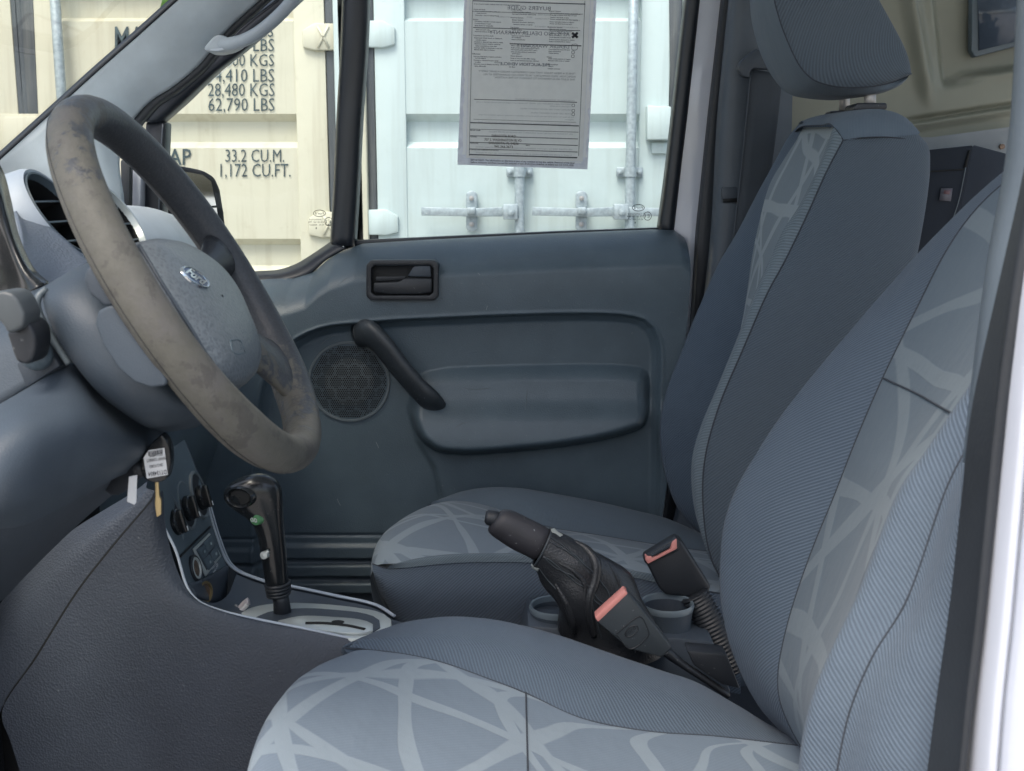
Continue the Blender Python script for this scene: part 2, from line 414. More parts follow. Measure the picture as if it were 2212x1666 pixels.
def wheel_mat():
    q = N('worn_wheel_leather'); q.b.inputs['Specular IOR Level'].default_value = .35
    g = q.n('ShaderNodeNewGeometry'); sp = q.n('ShaderNodeSeparateXYZ'); q.l(g.outputs['Position'], sp.inputs[0])
    far = q.mth('MULTIPLY_ADD', sp.outputs[1], 1/.34, -.80/.34)       # near side of the rim 0, far side 1
    low = q.mth('MULTIPLY_ADD', sp.outputs[2], -1/.30, (ZC+.06)/.30)  # bottom of the rim 1
    n = q.noise(22, 6, .65); n2 = q.noise(95, 4, .7); n3 = q.noise(420, 2)
    wear = q.mth('ADD', q.mth('SUBTRACT', q.mth('MULTIPLY_ADD', n, 2.3, -.46), q.mth('MULTIPLY', far, 1.05)), q.mth('MULTIPLY', low, .72))
    wear = q.mth('ADD', wear, q.mth('MULTIPLY_ADD', n2, 1.3, -.65))
    f = q.ramp(wear, .42, .58)
    worn = q.mix(n2, (.072, .071, .060), (.120, .117, .103)); worn = q.mix(q.mth('MULTIPLY', q.ramp(n, .5, .7), .5), worn, (.108, .102, .106))
    dark = q.mix(n3, (.030, .034, .040), (.070, .076, .084))
    sc = q.ramp(q.mth('ADD', q.noise(38, 6, .75), q.mth('MULTIPLY', low, .07)), .60, .635); worn = q.mix(q.mth('MULTIPLY', sc, .42), worn, (.045, .042, .042))
    q.base(q.mix(f, dark, worn)); q.l(q.mth('MULTIPLY_ADD', f, .2, .42), q.b.inputs['Roughness'])
    h = q.mth('ADD', q.mth('MULTIPLY', n2, .7), q.mth('MULTIPLY', n3, .5)); h = q.mth('ADD', h, q.mth('MULTIPLY', f, -.3))
    q.l(q.bump(h, .55, .0012), q.b.inputs['Normal']); return q.m
M['wheel'] = wheel_mat()
def pad_mat():
    q = N('airbag_cover_plastic'); v = q.n('ShaderNodeTexVoronoi'); v.inputs['Scale'].default_value = 330; q.l(q.co(), v.inputs['Vector'])
    q.base(q.mix(q.ramp(v.outputs['Distance'], .1, .6), (.085, .10, .115), (.14, .16, .175))); q.setb(Roughness=.38)
    q.l(q.bump(v.outputs['Distance'], .6, .0006), q.b.inputs['Normal']); return q.m
M['pad'] = pad_mat()
def leather_mat():
    q = N('creased_black_leather'); q.setb(Roughness=.36)
    v = q.n('ShaderNodeTexVoronoi'); v.inputs['Scale'].default_value = 420; q.l(q.co(), v.inputs['Vector']); n = q.noise(30, 4)
    q.base(q.mix(n, (.010, .011, .013), (.030, .033, .038)))
    q.l(q.bump(q.mth('ADD', v.outputs['Distance'], q.mth('MULTIPLY', n, 1.5)), .5, .0008), q.b.inputs['Normal']); return q.m
M['leather'] = leather_mat()
def glass_mat(name, tint=(.96, .985, .98), ior=1.25):
    q = N(name); q.t.nodes.remove(q.b)
    tr = q.n('ShaderNodeBsdfTransparent'); tr.inputs[0].default_value = (*tint, 1); gl = q.n('ShaderNodeBsdfGlossy'); gl.inputs['Roughness'].default_value = .02
    fr = q.n('ShaderNodeFresnel'); fr.inputs[0].default_value = ior; mx = q.n('ShaderNodeMixShader')
    q.l(fr.outputs[0], mx.inputs[0]); q.l(tr.outputs[0], mx.inputs[1]); q.l(gl.outputs[0], mx.inputs[2]); q.l(mx.outputs[0], q.out.inputs[0]); return q.m
M['glass'] = glass_mat('clear_glass'); M['glass_tint'] = glass_mat('windscreen_glass', (.95, .97, .93))
M['mirror'] = plain('mirror_silver', (.85, .88, .88), .03, 1.0, var=0)
M['darkglass'] = plain('dark_tinted_window', (.055, .075, .105), .12, var=.05)
def paper_mat():
    q = N('printed_paper'); n = q.noise(60, 4)
    q.base(q.ramp(n, .3, .7, (.66, .66, .665), (.74, .74, .74))); q.setb(Roughness=.8)
    tl = q.n('ShaderNodeBsdfTranslucent'); tl.inputs[0].default_value = (.58, .58, .585, 1); mx = q.n('ShaderNodeMixShader'); mx.inputs[0].default_value = .5
    q.l(q.b.outputs[0], mx.inputs[1]); q.l(tl.outputs[0], mx.inputs[2]); q.l(mx.outputs[0], q.out.inputs[0]); return q.m
M['paper'] = paper_mat()
def sleeve_mat():
    q = N('clear_sleeve_film'); n = q.noise(55, 5, .7)
    q.base(q.ramp(n, .42, .58, (.50, .52, .60), (.66, .69, .76))); q.setb(Roughness=.4)
    tl = q.n('ShaderNodeBsdfTranslucent'); tl.inputs[0].default_value = (.55, .57, .66, 1); mx = q.n('ShaderNodeMixShader'); mx.inputs[0].default_value = .4
    q.l(q.b.outputs[0], mx.inputs[1]); q.l(tl.outputs[0], mx.inputs[2]); q.l(mx.outputs[0], q.out.inputs[0]); return q.m
M['sleeve'] = sleeve_mat()
M['leaf'] = plain('green_leaf', (.09, .20, .035), .45, var=.25, vs=30)
M['bark'] = plain('palm_bark', (.16, .13, .10), .9, bump=1, bs=40)

# ================================================================== THE YARD
g = put('ground', boxm(Vector((0, 0, -.05)), (600, 600, .1)), M['ground'], None, smoothf=False); g['kind'] = 'structure'

YC = 4.25
def container(root, ug, us, m, rods, low_handles, hinge_v):
    """ug: centre gasket pixel, us: hinge gasket pixel of the leaf we look at; the other leaf mirrors it"""
    xg = P(ug, 300, YC).x; xs = P(us, 300, YC).x; L = abs(xs-xg); sg = 1 if xs > xg else -1
    zb, zt = .16, 2.62
    zf = lambda v: P(1106, v, YC).z
    tr = [(zf(a), zf(b), zf(c), zf(d)) for a, b, c, d in ((-28, -14, 36, 46), (246, 262, 306, 320), (516, 530, 575, 590), (790, 803, 848, 860), (1060, 1072, 1118, 1130))]
    for leaf in (1, -1):
        s = sg*leaf
        X = lambda f: xg+s*L*f          # f: 0 at the centre gasket, 1 at the hinge gasket
        # frame of the leaf
        a, b = .115, .885
        prof = [(zt-.10, 0)]
        for z1, z2, z3, z4 in tr: prof += [(z1, 0), (z2, .036), (z3, .036), (z4, 0)]
        prof += [(zb+.10, 0)]
        rows = [[Vector((X(a), YC+d, z)), Vector((X(b), YC+d, z))] for z, d in prof]
        put('door_panel', grid_mesh(rows), m, root, smoothf=False)
        for f0, f1 in ((.018, a), (b, .985)):
            put('door_stile', boxm(Vector(((X(f0)+X(f1))/2, YC+.018, (zb+zt)/2)), (abs(X(f1)-X(f0)), .045, zt-zb), .004), m, root)
        for z in (zb+.05, zt-.05):
            put('door_rail', boxm(Vector(((X(a)+X(b))/2, YC+.02, z)), (abs(X(b)-X(a))-.002, .045, .1), .004), m, root)
        # rods
        for f in rods:
            x = X(f); put('lock_rod', grid_mesh(tube([Vector((x, YC-.045, zb+.03)), Vector((x, YC-.045, zt-.03))], .0185, 14, dens=4), closeu=True, caps=True), M['galv'], root)
            for zz in (zf(372), zf(372)-.86, zf(372)+.95):
                put('rod_bracket', boxm(Vector((x, YC-.012, zz)), (.10, .012, .036), .004), M['galv'], root)
                lat('bracket_saddle', [(.0225, -.018), (.0225, .018)], Vector((x, YC-.045, zz)), Vector((0, 0, 1)), M['galv'], root, 16)
                for e in (-.037, .037): lat('bolt', [(.0, .009), (.009, .006), (.009, -.006)], Vector((x+e, YC-.022, zz)), Vector((0, -1, 0)), M['galv'], root, 6)
            if low_handles:
                zh = zf(457); xh = x-.025
                hb = boxm(Vector((xh-.01, YC-.055, zh)), (.056, .05, .058), .006); put('handle_hub', hb, M['galv'], root)
                lat('bolt', [(0, .008), (.013, .005), (.013, -.004)], Vector((xh-.008, YC-.083, zh)), Vector((0, -1, 0)), M['galv'], root, 8)
                put('lock_handle', prism([Vector((xh-.03, YC-.06, zh-.018)), Vector((xh-.03, YC-.06, zh+.018)), Vector((xh-.16, YC-.06, zh+.012)), Vector((xh-.345, YC-.07, zh+.018)), Vector((xh-.345, YC-.07, zh-.014)), Vector((xh-.16, YC-.06, zh-.018))], Vector((0, .014, 0)), .003), M['galv'], root)
                xk = xh-.157
                for dz, hh in ((.040, .034), (-.038, .034)):
                    po = [Vector((xk+math.cos(t)*.022, YC-.01, zh+dz+(hh-.016)*(1 if math.sin(t) > 0 else -1)+math.sin(t)*.02)) for t in np.linspace(.01, 2*math.pi+.01, 17)[:-1]]
                    put('handle_catch', prism(po, Vector((0, -.028, 0)), .004), M['galv'], root)
                    lat('bolt', [(0, .006), (.009, .004), (.009, -.004)], Vector((xk, YC-.040, zh+dz*1.25)), Vector((0, -1, 0)), M['steel_grey'], root, 10)
                put('handle_latch', boxm(Vector((xk, YC-.062, zh+.004)), (.034, .05, .026), .007), M['galv'], root)
        # hinge blades
        for v in hinge_v:
            zz = zf(v); x0, x1 = X(1.02), X(.915); mid = X(.955); c = YC-.022
            pl = [Vector((x0, c, zz+.050)), Vector((mid, c, zz+.052)), Vector((x1, c, zz+.026)), Vector((x1, c, zz-.034)), Vector((mid, c, zz-.046)), Vector((x0, c, zz-.044))]
            h = put('hinge', prism(pl, Vector((0, .025, 0)), .006), m, root)
            q0, q1 = X(1.0), X(.965)
            for sA, sB in () if low_handles else (((q0, zz-.036), (q1, zz+.040)), ((q0, zz+.040), (q1, zz-.036))):
                put('hinge_rib', grid_mesh(tube([Vector((sA[0], c-.001, sA[1])), Vector((sB[0], c-.001, sB[1]))], .005, 6, dens=3), closeu=True, caps=True), m, h)
        # gaskets and corner post
        put('door_gasket', boxm(Vector((X(1.004), YC+.012, (zb+zt)/2)), (.040, .03, zt-zb), .006), M['gasket'], root)
        put('corner_post', boxm(Vector((X(1.07), YC+.03, (zb+zt)/2+.03)), (L*.09, .12, zt-zb+.12), .008), m, root)
        # keeper box beside the centre gasket
        put('centre_gasket', boxm(Vector((X(.008), YC+.006, (zb+zt)/2)), (.018, .03, zt-zb), .004), M['gasket'], root)
    for k, z in (('header_beam', zt+.08), ('sill_beam', zb-.06)):
        put(k, boxm(Vector((xg, YC+.05, z)), (L*2.3, .14, .12), .006), m, root)
    # sides, roof and far end
    D = 6.0
    for s in (1, -1):
        rows = []
        for i in range(60):
            y = YC+.1+D*i/59; off = .03 if (i//2) % 2 else 0
            rows.append([Vector((xg+s*(L*1.115-off), y, zb-.06)), Vector((xg+s*(L*1.115-off), y, zt+.10))])
        put('side_wall', grid_mesh(rows), m, root, smoothf=False)
    put('roof', boxm(Vector((xg, YC+.1+D/2, zt+.12)), (L*2.24, D, .04)), m, root, smoothf=False)
    put('end_wall', boxm(Vector((xg, YC+.12+D, (zb+zt)/2)), (L*2.24, .05, zt-zb)), m, root, smoothf=False)
    return xg, L, sg, zf

cA = thing('shipping_container', 'cream shipping container with black weight and capacity lettering on its door', 'shipping container', (P(57, 300, YC).x, YC, 0), 'shipping containers beside the van')
container(cA, 57, 718, M['cream'], (.14,), False, (83, 487, 900))
plate('gasket_patch', [(42, -60), (68, -60), (78, 165), (82, 250), (48, 250)], YC-.008, .02, M['gasket'], cA, .003)
plate('keeper_box', [(5, 252), (100, 252), (100, 338), (5, 338)], YC-.05, .06, M['cream'], cA, .006)
plate('keeper_back_plate', [(-2, 246), (104, 246), (104, 344), (-2, 344)], YC-.012, .012, M['cream'], cA, .003)  # cream plate behind the keeper box, showing around its edges
MK = [('MAX.GR.', 248, 420, 110, 58, .012), ('30,480 KGS', 450, 590, 80, 52, .0), ('67,200 LBS', 450, 592, 111, 84, .0), ('TARE', 250, 352, 170, 118, .012), ('2,000 KGS', 466, 592, 143, 117, .0),
      ('4,410 LBS', 464, 592, 177, 149, .0), ('NET', 250, 330, 237, 186, .012), ('28,480 KGS', 449, 593, 208, 180, .0), ('62,790 LBS', 450, 593, 240, 212, .0),
      ('CU.CAP', 268, 413, 356, 322, .012), ('33.2 CU.M.', 487, 614, 350, 323, .0), ('1,172 CU.FT.', 476, 628, 382, 354, .0)]
for s, u0, u1, vb, vt, b in MK: px_text('marking_text', s, u0, u1, vb, vt, YC-.004, M['stencil'], cA, b)
cB = thing('shipping_container', 'white shipping container with galvanised lock rods and handles', 'shipping container', (P(1455, 300, YC).x, YC, 0), 'shipping containers beside the van')
container(cB, 1455, 803, M['whitec'], (.145, .51), True, (77, 482, 900))
plate('keeper_box', [(1398, 228), (1450, 230), (1450, 302), (1398, 302)], YC-.055, .075, M['whitec'], cB, .006)
plate('keeper_lug', [(1408, 308), (1446, 308), (1446, 332), (1408, 332)], YC-.02, .03, M['whitec'], cB, .004)
plate('gasket_patch', [(1445, -60), (1469, -60), (1462, 228), (1448, 228)], YC-.01, .02, M['gasket'], cB, .003)

# palm whose frond hangs into the top of the windscreen
pT = thing('palm_tree', 'palm tree whose green leaf tip hangs over the cream container at the top edge', 'tree', (-3.4, 3.7, 0))
put('trunk', grid_mesh(tube([Vector((-3.4, 3.7, 0)), Vector((-3.35, 3.72, 1.5)), Vector((-3.25, 3.75, 3.0))], [.13, .10, .09], 12), closeu=True, caps=True), M['bark'], pT)
def frond(tip, mid):
    b = Vector((-3.25, 3.75, 3.0)); path = cr([b, mid, tip], 16); bm = bmesh.new()
    for i in range(3, 16):
        for s in (1, -1):
            p = path[i]; t = (path[min(i+1, 15)]-path[i-1]).normalized(); sd_ = t.cross(Vector((0, 0, 1))).normalized()*s
            l = .34*(1-.5*abs(i/15-.4)); e = p+sd_*l*.8+t*l*.5-Vector((0, 0, l*.35)); wv = t*.018
            m_ = p.lerp(e, .5)+Vector((0, 0, .02))
            vs = [bm.verts.new(q) for q in (p, m_+wv, e, m_-wv)]; bm.faces.new(vs)
    put('frond', bm_mesh(bm), M['leaf'], pT)
tipp = P(344, 24, 3.85)
for k in range(9):
    a = 2*math.pi*k/9+.3; frond(Vector((-3.25+1.3*math.cos(a), 3.75+1.0*math.sin(a)-.2, 2.75)), Vector((-3.25+.7*math.cos(a), 3.75+.6*math.sin(a), 3.5)))
lf = [P(344, 24, 3.85), P(352, -8, 3.84), P(372, -60, 3.82), P(420, -160, 3.8), P(392, -60, 3.83), P(372, -2, 3.85)]
put('leaf', prism(lf, Vector((0, .004, 0))), M['leaf'], pT)
tubeo('frond_stalk', [Vector((-3.25, 3.75, 3.0)), Vector((-2.2, 3.78, 3.15)), P(420, -160, 3.8)], .012, M['leaf'], pT, 6)

# ================================================================== VAN BODY
YD = 2.0
van = thing('van_body', 'white van body seen through its open driver doorway with pale pillar trim', 'van', (0, 1.3, 0))
floor = put('floor', boxm(Vector((-.2, 1.32, ZC-1.0)), (2.2, 1.5, .04)), M['carpet'], van, smoothf=False)
# far windscreen pillar trim
up = [(-70, 406), (0, 343), (100, 253), (200, 162), (300, 74), (381, 1), (450, -62)]
lo = [(-70, 480), (60, 470), (180, 470), (262, 466), (257, 343), (286, 261), (330, 214), (372, 188), (432, 138), (490, 66), (566, -4), (640, -70)]
c0 = pts(up, 1.90); c2 = pts(lo, 1.985)
c1 = [a.lerp(b, .5)+Vector((0, -.012, 0)) for a, b in zip(cr(c0, 12), cr(c2, 12))]
surf('pillar_trim', [c0, c1, c2], 60, 14, M['pillar'], van, thick=.004)
frit = [(a-9, b-9) for a, b in up]
surf('windscreen_frit', [pts(up, 1.897), pts([(a-6, b-8) for a, b in up], 1.903)], 30, 3, M['window_black'], van, thick=.004)
# windscreen: a sheet from the far pillar across to the near one
far_ = cr(pts([(a-1, b-1.5) for a, b in up], 1.91), 12); near_ = [p+Vector((0, -1.22, 0)) for p in far_]
put('windscreen', grid_mesh([far_, [p+Vector((0, -.6, .02)) for p in far_], near_]), M['glass_tint'], van)
# body strips between pillar trim and door frame
plate('door_seal', [(259, 345), (281, 345), (279, 480), (262, 480)], 2.02, .02, M['rubber'], van, .004)
plate('body_flange', [(280, 335), (305, 335), (303, 485), (279, 485)], 2.05, .03, M['white_paint'], van, .004)
surf('door_seal', [pts([(286, 263, 1.99), (330, 216, 1.99), (372, 190, 1.99), (432, 140, 1.99), (490, 68, 1.99), (566, -2, 1.99), (640, -68, 1.99)]),
                   pts([(296, 275, 1.985), (338, 228, 1.985), (382, 197, 1.985), (442, 148, 1.985), (500, 76, 1.985), (578, 2, 1.985), (652, -64, 1.985)])], 40, 3, M['rubber'], van, thick=.012)
# far centre pillar: white flange, seal, trim, belt
plate('body_flange', [(1512, -40), (1484, 250), (1452, 505), (1478, 720), (1420, 1110), (1410, 1180), (1428, 1180), (1443, 1110), (1500, 690), (1512, 500), (1540, 250), (1574, -40)], 2.085, .05, M['white_paint'], van, .005)
plate('door_seal', [(1568, -40), (1586, -40), (1552, 250), (1538, 500), (1516, 700), (1462, 1110), (1438, 1180), (1428, 1180), (1440, 1110), (1497, 700), (1509, 500), (1535, 250)], 2.05, .06, M['rubber'], van, .004)
surf('pillar_trim', [pts([(1580, -60), (1549, 250), (1535, 500), (1513, 700), (1458, 1110), (1430, 1190)], 2.03), pts([(1596, -60), (1564, 250), (1549, 500), (1529, 700), (1475, 1110), (1446, 1190)], 1.985),
                     pts([(1660, -60), (1640, 250), (1620, 500), (1600, 700), (1540, 1110), (1510, 1190)], 1.985), pts([(1716, -60), (1710, 280), (1700, 500), (1690, 700), (1640, 1110), (1610, 1190)], 2.04)], 30, 16, M['pillar_dark'], van, 'dark grey centre pillar trim with belt slot')
plate('belt_slot', [(1558, 404), (1594, 402), (1594, 442), (1560, 440)], 1.978, .012, M['plastic_dark'], van, .004)
plate('slot_opening', [(1562, 430), (1592, 428), (1592, 437), (1563, 437)], 1.975, .008, M['deep'], van)
# cargo side: cream inner panel with ribs, window, pale strip
def field(u0, u1, v0, v1, Y, h, nu, nv):
    U = np.linspace(u0, u1, nu); V = np.linspace(v0, v1, nv); UU, VV = np.meshgrid(U, V); H = h(UU, VV)
    return [[P(UU[j, i], VV[j, i], Y)+Vector((0, -float(H[j, i]), 0)) for i in range(nu)] for j in range(nv)]
def hc(u, v):
    line = 258-(u-1990)*.16
    h = -.05*smooth(0, 1, ((1905+(v*.1))-u)/90)*0
    rec = smooth(0, 26, u-(2010+.10*v))*smooth(0, 30, 185-(u-2100)*.2-v)       # window surround recess
    h = h-.03*rec
    h = h+.02*np.exp(-((u-(1965+.18*v))/16)**2)*smooth(250, 160, v)
    h = h-.02*np.exp(-((v-line)/5)**2)*smooth(1940, 1990, u)-.015*smooth(0, 20, v-line-8)
    h = h+.016*np.exp(-((v-(165-(u-2100)*.12))/9)**2)*smooth(2060, 2110, u)
    return h
put('cargo_side_panel', grid_mesh(field(1700, 2260, -40, 302, 2.12, hc, 110, 80)), M['liner'], van)
plate('cargo_window_seal', [(2100, -40), (2250, -40), (2250, 86), (2106, 124), (2098, 108)], 2.122, .02, M['plastic'], van, .004)
plate('cargo_window', [(2113, -40), (2250, -40), (2250, 76), (2116, 109)], 2.117, .01, M['darkglass'], van)
plate('pale_strip', [(1690, 288), (2010, 297), (2200, 272), (2200, 352), (1690, 352)], 2.09, .02, M['white_strip'], van)
lat('screw', [(0, .004), (.005, .003), (.005, -.002)], P(2164, 317, 2.088), Vector((0, -1, 0)), M['rust_metal'], van, 10)
put('cargo_lower_panel', boxm(Vector((1.0, 2.12, ZC-.55)), (1.2, .03, .9)), M['plastic_dark'], van, smoothf=False)
# near centre pillar at the right edge of the doorway
nb = .60
surf('near_pillar_trim', [pts([(2206, -60), (2199, 100), (2188, 274), (2178, 350), (2164, 430), (2140, 560), (2108, 800), (2086, 1000)], .70), pts([(2240, -60), (2222, 100), (2208, 274), (2196, 380), (2178, 470), (2152, 600), (2116, 820), (2092, 1000)], .66),
                          pts([(2330, -60), (2300, 100), (2270, 274), (2245, 380), (2215, 500), (2180, 640), (2130, 840), (2100, 1000)], .65)], 40, 10, M['near_pillar'], van, thick=.004)
sl = [(2236, 250), (2196, 440), (2160, 600), (2124, 760), (2096, 900), (2074, 1100), (2052, 1300), (2024, 1500), (2002, 1670), (1990, 1760)]
sr = [(2260, 250), (2222, 440), (2196, 600), (2176, 760), (2158, 950), (2140, 1150), (2122, 1350), (2104, 1520), (2092, 1670), (2085, 1760)]
surf('near_door_seal', [pts(sl, .645), [p+Vector((-.0, -.035, 0)) for p in pts([(lerp(a[0], b[0], .3), lerp(a[1], b[1], .3)) for a, b in zip(sl, sr)], .63)], pts([(lerp(a[0], b[0], .75), lerp(a[1], b[1], .75)) for a, b in zip(sl, sr)], .595), pts(sr, .605)], 50, 16, M['rubber'], van)
sw = [(a+18, b) for a, b in sr]
surf('near_pillar_paint', [pts(sr, .603), pts([(a+8, b) for a, b in sr], .597), pts([(a+55, b) for a, b in sr], .580), pts([(a+66, b) for a, b in sr], .588), pts([(a+74, b) for a, b in sr], .578), pts([(a+300, b) for a, b in sr], .545)], 40, 30, M['white_paint'], van)
put('near_sill', boxm(Vector((-.2, .60, ZC-.93)), (1.5, .10, .10), .02), M['white_paint'], van)
ROOF = True
if ROOF:
    put('roof', boxm(Vector((.45, 1.32, ZC+.66)), (2.2, 1.56, .04), .01), M['pillar'], van)

# windscreen grab handle
gh = thing('grab_handle', 'pale grey grab handle bolted to the far windscreen pillar', 'grab handle', P(470, 95, 1.93))
tubeo('handle_bar', pts([(476, 98, 1.935), (500, 95, 1.925), (525, 88, 1.915), (556, 72, 1.91), (588, 47, 1.91), (620, 15, 1.915), (648, -24, 1.925), (664, -60, 1.945)]), [.010, .0115, .0105, .0105, .0105, .0105, .0105, .010], M['handle_grey'], gh, 16, dens=50)
put('mount', prism(pts([(438, 106, 1.925), (446, 94, 1.925), (458, 80, 1.925), (470, 74, 1.925), (484, 77, 1.925), (500, 85, 1.925), (518, 88, 1.925), (512, 98, 1.925), (492, 108, 1.925), (468, 113, 1.925), (448, 112, 1.925)]), Vector((0, .05, 0)), .008, 3), M['handle_grey'], gh)
plate('cover_flap', [(452, 109), (470, 110), (488, 106), (490, 103), (456, 106)], 1.923, .004, M['silver_dash'], gh)

# ================================================================== PASSENGER DOOR
door = thing('passenger_door', 'grey trimmed passenger door with round speaker and black framed window', 'van door', P(1000, 900, YD))
def sdf(poly, U, V):
    d = np.full(U.shape, 1e9); ins = np.zeros(U.shape, bool); n = len(poly)
    for i in range(n):
        (x0, y0), (x1, y1) = poly[i], poly[(i+1) % n]
        ex, ey = x1-x0, y1-y0; t = np.clip(((U-x0)*ex+(V-y0)*ey)/(ex*ex+ey*ey+1e-9), 0, 1)
        d = np.minimum(d, np.hypot(U-x0-t*ex, V-y0-t*ey))
        c = ((y0 > V) != (y1 > V)) & (U < (x1-x0)*(V-y0)/(y1-y0+1e-12)+x0); ins ^= c
    return np.where(ins, -d, d)
def crp(poly, n):
    q = cr([Vector((a, b, 0)) for a, b in poly], n); return [(p.x, p.y) for p in q]
TOPU = [380, 500, 555, 620, 665, 690, 715, 745, 770, 900, 1000, 1200, 1420, 1470, 1484, 1494]
TOPV = [606, 612, 607, 604, 590, 568, 550, 540, 531, 523, 518, 508, 499, 500, 510, 517]
inner = crp([(560, 1500), (575, 830), (630, 742), (696, 706), (790, 694), (895, 686), (1358, 679), (1400, 696), (1420, 740), (1420, 860), (1418, 1100), (1400, 1500)], 90)
bul = crp([(886, 850), (910, 808), (945, 797), (1000, 792), (1360, 789), (1392, 797), (1402, 812), (1400, 885), (1388, 916), (1340, 936), (1250, 955), (1120, 970), (1000, 977), (945, 970), (905, 940), (886, 895), (886, 850)], 120)[:-1]
flare = [(878, 850), (905, 950), (940, 1010), (952, 1065), (956, 1200)]
def hdoor(U, V):
    vt = np.interp(U, TOPU, TOPV); t = np.clip((V-vt)/78, 0, 1)
    h = .030-.115*(.55*(1-t)**1.7+.45*(1-np.sqrt(1-(1-t)**2+1e-9)))
    s = sdf(inner, U, V)
    h = h+.004*np.exp(-((V-(vt+120))/70)**2)
    h = h-.018*smooth(5, -6, s)+.005*np.exp(-(s/5.0)**2)*(V < 1300)
    h = h-.008*smooth(-6, -20, s)
    sb = sdf(bul, U, V); dpt = np.clip(-sb, 0, 60)
    lowb = smooth(800, 960, V)
    h = h+(.022+.036*lowb)*np.sin(np.clip(dpt/lerp(34, 30, lowb), 0, 1)*math.pi/2)
    # flare below the bulge
    fl = np.full(U.shape, 1e9)
    for (x0, y0), (x1, y1) in zip(flare, flare[1:]):
        ex, ey = x1-x0, y1-y0; tt = np.clip(((U-x0)*ex+(V-y0)*ey)/(ex*ex+ey*ey), 0, 1); d = np.hypot(U-x0-tt*ex, V-y0-tt*ey)
        sgn = np.sign(ex*(V-y0)-ey*(U-x0)); fl = np.where(d < np.abs(fl), d*np.where(sgn == 0, 1, sgn), fl)
    h = h+.012*smooth(9, -9, fl)*smooth(850, 900, V)
    h = h+.014*smooth(1340, 1404, U)*0
    # lower pocket
    h = h-.004*np.exp(-((V-1155)/2.5)**2)
    h = h+.007*smooth(1172, 1180, V)-.012*smooth(1203, 1207, V)+.009*smooth(1216, 1222, V)-.012*smooth(1243, 1247, V)+.010*smooth(1256, 1261, V)-.03*smooth(1280, 1285, V)
    return h
rows = []
for t in np.linspace(0, 1, 330):
    U = np.linspace(380, 1494, 300); ur = np.interp(t, [0, .25, .7, 1], [1492, 1479, 1422, 1392]); U = 380+(U-380)*(ur-380)/(1494-380)
    vt = np.interp(U, TOPU, TOPV); V = vt+(1440-vt)*(t**1.15 if t < 1 else 1)
    H = hdoor(U, V); rows.append([P(u, v, YD)+Vector((0, -float(h), 0)) for u, v, h in zip(U, V, H)])
trim = put('trim_panel', grid_mesh(rows), M['plastic_door'], door)
def hd(u, v): return float(hdoor(np.array([u], float), np.array([v], float))[0])
put('outer_skin', boxm(Vector((-.15, 2.17, ZC-.66)), (1.15, .02, .92), .005), M['white_paint'], door)
# window frame
WB = 'window_black'
outer = [(286, 263), (330, 216), (378, 192), (430, 145), (488, 73), (580, 0), (640, -48)]
innr = [(358, 264), (408, 220), (480, 151), (545, 100), (600, 50), (648, 6), (700, -44)]
surf('window_frame', [pts(outer, 2.10), pts([(lerp(a[0], b[0], .3), lerp(a[1], b[1], .3)) for a, b in zip(outer, innr)], 2.07), pts([(lerp(a[0], b[0], .78), lerp(a[1], b[1], .78)) for a, b in zip(outer, innr)], 2.075), pts(innr, 2.12)], 60, 14, M[WB], door, thick=.003)
tubeo('frame_bead', pts([(300, 278), (340, 229), (392, 196), (446, 146), (506, 72), (596, 0), (650, -44)], 2.066), .0022, M['plastic_dark'], door, 6, dens=50)
plate('window_frame', [(314, 262), (358, 263), (350, 480), (302, 480)], 2.08, .04, M[WB], door, .005)
tubeo('frame_bead', pts([(352, 268), (346, 370), (343, 478)], 2.077), .002, M['plastic_dark'], door, 6)
cs = [(480, 598), (555, 588), (600, 585), (640, 572), (680, 548), (715, 524)]; cl = [(480, 620), (556, 611), (616, 608), (668, 592), (706, 560), (748, 536)]
surf('belt_seal', [pts(cs, 2.115), pts([(lerp(a[0], b[0], .5), lerp(a[1], b[1], .5)) for a, b in zip(cs, cl)], 2.075), pts(cl, 2.065)], 40, 8, M[WB], door, thick=.004)
dl = [(742, -60), (737, 100), (728, 260), (722, 400), (714, 532)]; dr = [(801, -60), (795, 100), (784, 260), (777, 400), (769, 532)]
surf('divider_bar', [pts(dl, 2.12), pts([(a+8, b) for a, b in dl], 2.085), pts([(a-12, b) for a, b in dr], 2.08), pts(dr, 2.12)], 30, 12, M[WB], door, thick=.003)
tubeo('frame_bead', pts([(a+22, b) for a, b in dl], 2.081), .0018, M['plastic_dark'], door, 6)
plate('belt_seal', [(762, 520), (1000, 509), (1200, 500), (1424, 492), (1424, 500), (1200, 509), (1000, 519), (762, 534)], 2.10, .03, M[WB], door, .003)
fl_ = [(1486, -60), (1478, 0), (1450, 250), (1435, 380), (1419, 500)]; fr_ = [(1520, -60), (1513, 0), (1485, 250), (1470, 380), (1456, 506)]
surf('window_frame', [pts(fl_, 2.12), pts([(a+9, b) for a, b in fl_], 2.085), pts([(a-9, b) for a, b in fr_], 2.08), pts(fr_, 2.09)], 30, 12, M[WB], door, thick=.003)
put('quarter_glass', prism(pts([(345, 480), (355, 264), (545, 98), (700, -50), (745, -50), (715, 530), (690, 552), (640, 580), (480, 600)], 2.125), Vector((0, .004, 0))), M['glass'], door, smoothf=False)
put('window_glass', prism(pts([(790, -50), (1486, -50), (1419, 506), (765, 530)], 2.125), Vector((0, .004, 0))), M['glass'], door, smoothf=False)
